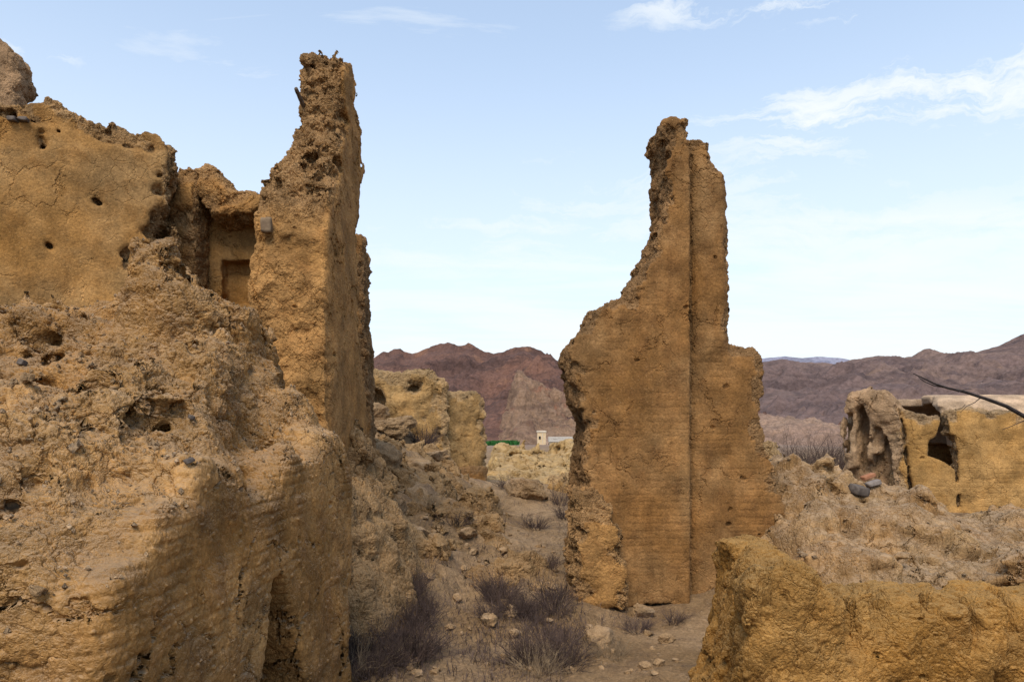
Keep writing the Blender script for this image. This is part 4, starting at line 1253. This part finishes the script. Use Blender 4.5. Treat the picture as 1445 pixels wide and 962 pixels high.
# bush beside the vaulted house
S_E = shrub_mesh('leafless_bush', 120, 1.5, 1.6, 9, M_twig, .012, seeds=True)
for (bx, by, Y, sc, lab) in ((1140, 664, 21, 1.0, 'leafless brown bush behind the mud heap, left of the broken house'), (1172, 660, 22.5, .9, 'leafless bush touching the left side of the broken house')):
    o = bpy.data.objects.new('leafless_bush', S_E); COL.objects.link(o)
    q = pt(bx, by, Y); o.location = (q[0], Y, q[2] - .3); o.scale = (sc,) * 3; o.rotation_euler = (0, 0, bx)
    tag(o, lab, 'bush', 'bushes behind the mud heap')

# dead litter of twigs and short grass, uncountable
lit = []
for k in range(900):
    a = random.random()
    sx, sy = (random.gauss(540, 45), random.gauss(885, 40)) if a < .38 else (random.gauss(745, 55), random.gauss(885, 42)) if a < .72 else (random.uniform(490, 800), random.uniform(690, 960))
    if not (484 < sx < 985 and 660 < sy < 975): continue
    Y = random.uniform(8, 9)
    x = (sx - CX) / FPX
    lit.append((sx, sy))
lit = np.array(lit)
# ground hits for the litter, solved together
ys = np.linspace(7.2, 40, 500)
LX = (lit[:, 0, None] - CX) / FPX * ys
LZ = CZ - (lit[:, 1, None] - HY) / FPX * ys
LG = ground_z(LX, np.broadcast_to(ys, LX.shape), True)
hit = (LG >= LZ).argmax(1)
r_ = np.arange(len(lit))
cent = np.stack([LX[r_, hit], ys[hit], LG[r_, hit]], 1)
V, Fc = [], []
for c in cent:
    for _ in range(10):
        an = random.uniform(0, 6.28); L = random.uniform(.05, .22); up = random.uniform(.1, 1.0)
        o = np.array([random.gauss(0, .08), random.gauss(0, .08), -.01]) + c
        d = np.array([math.cos(an) * (1 - .5 * up), math.sin(an) * (1 - .5 * up), up]) * L
        s = np.array([-math.sin(an), math.cos(an), .2]) * .0035
        k = len(V)
        m = o + d * .5 + np.array([0, 0, .02])
        V += [o - s, o + s, m + s * .8, m - s * .8, o + d]
        Fc += [(k, k + 1, k + 2, k + 3), (k + 3, k + 2, k + 4)]
lt = link_mesh('dead_grass', V, Fc, M_twig, None, None, 0, smooth=False)
tag(lt, 'short dead grass and twig litter over the gully floor', 'dead grass', kind='stuff')

# ================================================================== stones and clods
clods = []
for k in range(5):
    import bmesh
    bm = bmesh.new(); bmesh.ops.create_icosphere(bm, subdivisions=5, radius=.5)
    V = np.array([v.co[:] for v in bm.verts]); Fq = [tuple(v.index for v in f.verts) for f in bm.faces]; bm.free()
    p = tuple((V[:, i] + k * 9.7).astype(f32) for i in range(3))
    dirs = np.random.default_rng(k + 40).normal(size=(13, 3)); dirs /= np.linalg.norm(dirs, axis=1)[:, None]
    offs = np.random.default_rng(k + 80).uniform(.30, .5, 13)
    un = V / np.linalg.norm(V, axis=1)[:, None]
    dt = un @ dirs.T
    rad = np.minimum(np.where(dt > .15, offs / np.maximum(dt, .15), 9).min(1), .56)
    V = un * (rad * (1 + .20 * fbm(p, 1.6, 3, k) + .30 * (.7 - ridged(p, 2.4, 5, k + 60))))[:, None]
    V = np.sign(V) * np.abs(V) ** .9 * np.array([1, .85, .62])
    o = link_mesh('stone', V, Fq, M_clod, None, (0, 0, 0), 0)
    clods.append(o.data); bpy.data.objects.remove(o)
def stone(name, loc, sc, k, label, cat, group=None, sink=.12):
    o = bpy.data.objects.new(name, clods[k % 5]); COL.objects.link(o)
    o.location = (loc[0], loc[1], loc[2] + sc * (.25 - sink)); o.scale = (sc * random.uniform(.85, 1.2), sc * random.uniform(.85, 1.2), sc * random.uniform(.8, 1.15))
    o.rotation_euler = (random.uniform(-.3, .3), random.uniform(-.3, .3), random.uniform(0, 6.28))
    tag(o, label, cat, group)
    return o
BIG = [(557, 612, 1.15, 'large rough boulder of fallen wall on the slope under the arched ruin'), (528, 590, 1.0, 'fallen wall lump directly below the small arched niche'), (535, 655, .9, 'rough mud lump on the left slope beneath the large boulder'),
       (520, 700, .8, 'brown mud lump beside the foot of the wall end'), (590, 665, .8, 'pale lump half way down the rubble slope'), (612, 652, .6, 'pale lump against the left side of the square stump'), (548, 735, .8, 'dark lump low on the left bank'),
       (580, 760, .55, 'flat lump near the bottom of the left bank'), (745, 700, 1.0, 'broad pale lump of earth in front of the leaning wall stub'), (505, 640, .8, 'clod where the slope meets the eroded block'), (690, 880, .26, 'grey stone beside the gully path'), (712, 929, .11, 'small pale pebble alone on the gully path'),
       (610, 770, .4, 'clod at the top of the gully path'), (660, 758, .35, 'clod on the pale gully bed'), (845, 905, .42, 'dark lump fallen from the buttress'), (905, 868, .3, 'lump under the hollowed tower foot'), (940, 905, .22, 'stone in the gap before the low wall')]
for k, (sx, sy, sc, lab) in enumerate(BIG):
    x, y, z = on_ground(sx, sy)
    stone('boulder' if sc > .5 else 'stone', (x, y, z), sc, k, lab, 'boulder' if sc > .5 else 'stone', 'fallen lumps in the gully')
for k in range(170):
    sx, sy = random.uniform(490, 960), random.uniform(690, 960)
    if sx > 800 and sy < 885: continue
    x, y, z = on_ground(sx, sy)
    stone('clod', (x, y, z), random.uniform(.04, .2) * random.uniform(.5, 1.1), k, 'fist sized clod of dry mud lying loose on the gully floor', 'clod', 'clods on the gully floor')
mound_bvh = BVHTree.FromPolygons([tuple(v) for v in MP], [tuple(int(i) for i in q) for q in MQ])
for (sx, sy, sc, mat, nm, lab) in [(33, 515, .075, M_slate, 'stone', 'dark upright stone chip on the slope of the eroded block'), (40, 540, .10, M_clod, 'stone', 'pale yellowish stone flake on the slope of the eroded block, just below the dark chip'),
                          (268, 652, .05, M_slate, 'stone', 'blue black stone chip on the shoulder of the eroded block'), (271, 590, .04, M_slate, 'stone', 'tiny dark chip under the cracked knob of the eroded block'), (58, 838, .07, M_clod, 'stone', 'pale flat stone stuck in the front face of the eroded block')]:
    c = on_bvh(mound_bvh, sx, sy)
    if c is None: continue
    o = chunk(nm, c + np.array([0, -.01, sc * .2]), (sc, sc * .7, sc * .6), mat, None, (.2, .3, sx), .1, int(sx))
    tag(o, lab, 'stone')
# grit on the upward surfaces of the block and the heap, uncountable
def grit(name, P, Q, n, smin_, smax_, mat, label, seed):
    rg = np.random.default_rng(seed)
    A, B, C = P[Q[:, 0]], P[Q[:, 1]], P[Q[:, 2]]
    nr = np.cross(B - A, C - A); nr /= np.linalg.norm(nr, axis=1)[:, None] + 1e-9
    cc = (A + C) / 2
    vis = (nr[:, 2] > .45) & ((nr * (np.array([0, 0, CZ + .3]) - cc)).sum(1) > -.5)
    pick = rg.choice(np.nonzero(vis)[0], n)
    ico = np.array([(1, 0, 0), (-1, 0, 0), (0, 1, 0), (0, -1, 0), (0, 0, 1), (0, 0, -1)], float)
    f8 = np.array([(0, 2, 4), (2, 1, 4), (1, 3, 4), (3, 0, 4), (2, 0, 5), (1, 2, 5), (3, 1, 5), (0, 3, 5)])
    V, Fq = [], []
    for t in pick:
        s = smin_ * (smax_ / smin_) ** (rg.random() ** 2.5)
        v = ico * (s * rg.uniform(.5, 1.2, (6, 1)))
        a = rg.uniform(0, 6.28); R = np.array([[math.cos(a), -math.sin(a), 0], [math.sin(a), math.cos(a), 0], [0, 0, .7]])
        V.append(v @ R.T + cc[t] + nr[t] * s * .2 + (B[t] - A[t]) * rg.uniform(-.5, .5) + (C[t] - B[t]) * rg.uniform(-.5, .5))
        Fq.append(f8 + 6 * len(Fq))
    o = link_mesh(name, np.concatenate(V), np.concatenate(Fq), mat, None, None, 0, smooth=False)
    tag(o, label, 'grit', kind='stuff')
grit('gravel', MP, MQ, 4500, .004, .028, M_clod, 'loose grit and crumbs of mud on the eroded block', 5)
grit('rubble', HP, HQ, 1100, .012, .08, M_clod, 'loose crumbs of mud over the collapsed heap', 6)

# ================================================================== bare branch reaching in from a dead tree beyond the right edge
def tube(name, pts, r0, r1, mat, parent, sides=6):
    pts = [np.array(p, float) for p in pts]
    V, Fc = [], []
    n = len(pts)
    for k in range(n):
        d = pts[min(k + 1, n - 1)] - pts[max(k - 1, 0)]; d /= np.linalg.norm(d)
        s = np.cross(d, (.1, .95, .3)); s /= np.linalg.norm(s); t = np.cross(s, d)
        r = r0 + (r1 - r0) * k / (n - 1)
        for i in range(sides):
            a = 6.2832 * i / sides
            V.append(pts[k] + (s * math.cos(a) + t * math.sin(a)) * r)
    for k in range(n - 1):
        for i in range(sides):
            j = (i + 1) % sides
            Fc.append((k * sides + i, k * sides + j, (k + 1) * sides + j, (k + 1) * sides + i))
    return link_mesh(name, V, Fc, mat, parent)
yb_ = 8.6
tx = (1560 - CX) / FPX * yb_
tz = float(ground_z(np.array([tx]), np.array([yb_]))[0])
tree = empty('dead_tree', (tx, yb_, tz), 'bare dead tree with a thin dark branch reaching in over the broken house', 'tree')
tube('trunk', [(tx, yb_, tz - .2), (tx + .05, yb_, tz + .8), (tx - .03, yb_ + .05, tz + 1.7), (tx + .1, yb_ + .1, tz + 2.8), (tx + .05, yb_ + .2, tz + 3.9)], .11, .03, M_branch, tree, 9)
def bp(l): return [pt(x, y, Y) for x, y, Y in l]
br = tube('branch', bp([(1560, 632, 8.6), (1500, 612, 8.5), (1445, 587, 8.4), (1420, 573, 8.35), (1390, 562, 8.3), (1362, 553, 8.25), (1336, 547, 8.2), (1318, 541, 8.15), (1302, 533, 8.1), (1289, 527, 8.1)]), .03, .005, M_branch, tree)
tube('twig', bp([(1336, 547, 8.2), (1318, 544, 8.2), (1304, 538, 8.25), (1296, 532, 8.3)]), .008, .004, M_branch, br)
tube('twig', bp([(1385, 560, 8.3), (1375, 568, 8.3), (1364, 573, 8.3), (1355, 582, 8.3)]), .006, .003, M_branch, br)
tube('twig', bp([(1362, 571, 8.3), (1357, 576, 8.28), (1352, 577, 8.28)]), .004, .0025, M_branch, br)
tube('twig', bp([(1352, 553, 8.22), (1362, 549, 8.2), (1371, 549, 8.2)]), .005, .0025, M_branch, br)
tube('twig', bp([(1452, 590, 8.4), (1430, 600, 8.4), (1414, 606, 8.4)]), .006, .003, M_branch, br)

# ================================================================== sky, sun, camera
SUN_EL, SUN_AZ = math.radians(52), math.radians(193)      # azimuth clockwise from +Y: behind the camera, to the left
w = bpy.data.worlds.new('World')
SC.world = w
w.use_nodes = True
w.node_tree.nodes.clear()
g = NT(w.node_tree)
sky = g.n('ShaderNodeTexSky', sky_type='NISHITA', sun_disc=False, sun_elevation=SUN_EL, sun_rotation=SUN_AZ, altitude=1200, air_density=1.0, dust_density=1.2, ozone_density=1.0).outputs[0]
d = g.n('ShaderNodeTexCoord').outputs['Generated']
xyz = g.n('ShaderNodeSeparateXYZ', {0: d})
el = xyz.outputs[2]
# cloud sheet seen in perspective: direction divided by its height
hh = g.m('MAXIMUM', g.m('ADD', el, .10), .04)
cl = g.n('ShaderNodeCombineXYZ', {0: g.m('DIVIDE', xyz.outputs[0], hh), 1: g.m('DIVIDE', xyz.outputs[1], hh), 2: 0.0}).outputs[0]
rot = g.n('ShaderNodeMapping', {'Vector': cl, 'Rotation': (0, 0, math.radians(-28)), 'Scale': (.55, 1.5, 1)}).outputs[0]
wisp = g.noise(rot, 1.5, 9, .62, 1.2).outputs['Fac']
veil = g.noise(g.vm('ADD', rot, (4.3, 1.7, 0)), .45, 5, .55).outputs['Fac']
cir = g.m('MULTIPLY', g.rng(wisp, .46, .72), g.rng(veil, .40, .60))
# the two cirrus streaks of this evening, each a band along a great circle
def dirn(px, py):
    v = Vector(((px - CX) / FPX, 1, -(py - HY) / FPX)); return v.normalized()
wv = g.n('ShaderNodeVectorMath', {0: g.vm('SUBTRACT', g.noise(d, 5.0, 6, .6).outputs['Color'], (.5, .5, .5)), 1: (.16, .16, .12)}, operation='MULTIPLY').outputs[0]
dw = g.vm('ADD', d, wv)
fil = g.noise(g.n('ShaderNodeMapping', {'Vector': dw, 'Rotation': (0, math.radians(20), 0), 'Scale': (6, 6, 34)}).outputs[0], 1.0, 8, .66).outputs['Fac']
def streak(a, b, width, length, amt):
    A, B = dirn(*a), dirn(*b)
    nrm = A.cross(B).normalized(); mid = (A + B).normalized()
    off = g.m('ABSOLUTE', g.n('ShaderNodeVectorMath', {0: dw, 1: tuple(nrm)}, operation='DOT_PRODUCT').outputs['Value'])
    alo = g.n('ShaderNodeVectorMath', {0: d, 1: tuple((B - A).normalized())}, operation='DOT_PRODUCT').outputs['Value']
    a0 = mid.dot((B - A).normalized())
    lo = g.m('ABSOLUTE', g.m('SUBTRACT', alo, a0))
    fwd = g.rng(g.n('ShaderNodeVectorMath', {0: d, 1: tuple(mid)}, operation='DOT_PRODUCT').outputs['Value'], .5, .7)
    k = g.m('MULTIPLY', g.rng(off, width, 0.0), g.rng(lo, length, length * .45))
    k = g.m('MULTIPLY', k, g.rng(fil, .30, .62))
    return g.m('MULTIPLY', g.m('MULTIPLY', k, fwd), amt)
s1 = streak((1140, 170), (1460, 95), .10, .26, .95)
s2 = streak((900, 35), (1240, -5), .045, .22, .8)
s3 = streak((1000, 195), (1130, 150), .05, .12, .55)
s4 = streak((0, 60), (80, 74), .04, .08, .7)
s5 = streak((820, 250), (1445, 290), .12, .6, .6)
s6 = streak((620, 330), (1200, 360), .10, .6, .5)
low_ = g.m('MULTIPLY', g.rng(el, .50, .10), g.rng(g.m('ADD', veil, g.m('MULTIPLY', g.m('SUBTRACT', wisp, .5), .5)), .25, .62, .72, 1.0))
cov = g.m('MULTIPLY', cir, .6)
for s in (s1, s2, s3, s4, s5, s6, low_):
    cov = g.m('SUBTRACT', 1.0, g.m('MULTIPLY', g.m('SUBTRACT', 1.0, cov), g.m('SUBTRACT', 1.0, s)))
cov = g.m('MAXIMUM', cov, g.rng(el, .56, .16, .40, .78))
skyb = g.n('ShaderNodeVectorMath', {0: sky, 1: (1.2, 1.95, 2.25)}, operation='MULTIPLY').outputs[0]
colr = g.mix(cov, skyb, (7.75, 8.15, 8.4))
bg = g.n('ShaderNodeBackground', {'Color': colr, 'Strength': .125})
g.n('ShaderNodeOutputWorld', {'Surface': bg.outputs[0]})

sd = bpy.data.lights.new('sun', 'SUN')
sd.energy = 4.2
sd.angle = math.radians(32)
sd.color = (1.0, .86, .66)
so = bpy.data.objects.new('sun', sd); COL.objects.link(so)
sdir = Vector((math.sin(SUN_AZ) * math.cos(SUN_EL), math.cos(SUN_AZ) * math.cos(SUN_EL), math.sin(SUN_EL)))
so.rotation_euler = sdir.to_track_quat('Z', 'Y').to_euler()
so.location = (-20, -20, 30)

cd = bpy.data.cameras.new('camera')
cd.sensor_width = 36
cd.lens = 36 * FPX / 1445
cd.shift_y = (HY - 481) / 1445
cd.clip_start = .1
cd.clip_end = 30000
co_ = bpy.data.objects.new('camera', cd); COL.objects.link(co_)
co_.location = (0, 0, CZ)
co_.rotation_euler = (math.radians(90), 0, 0)
SC.camera = co_
SC.render.engine = 'CYCLES'
SC.cycles.use_denoising = True
SC.cycles.max_bounces = 4
SC.cycles.diffuse_bounces = 3
vs = SC.view_settings
vs.view_transform = 'Standard'; vs.look = 'None'; vs.exposure = 0.0; vs.gamma = 1.0; vs.use_curve_mapping = False
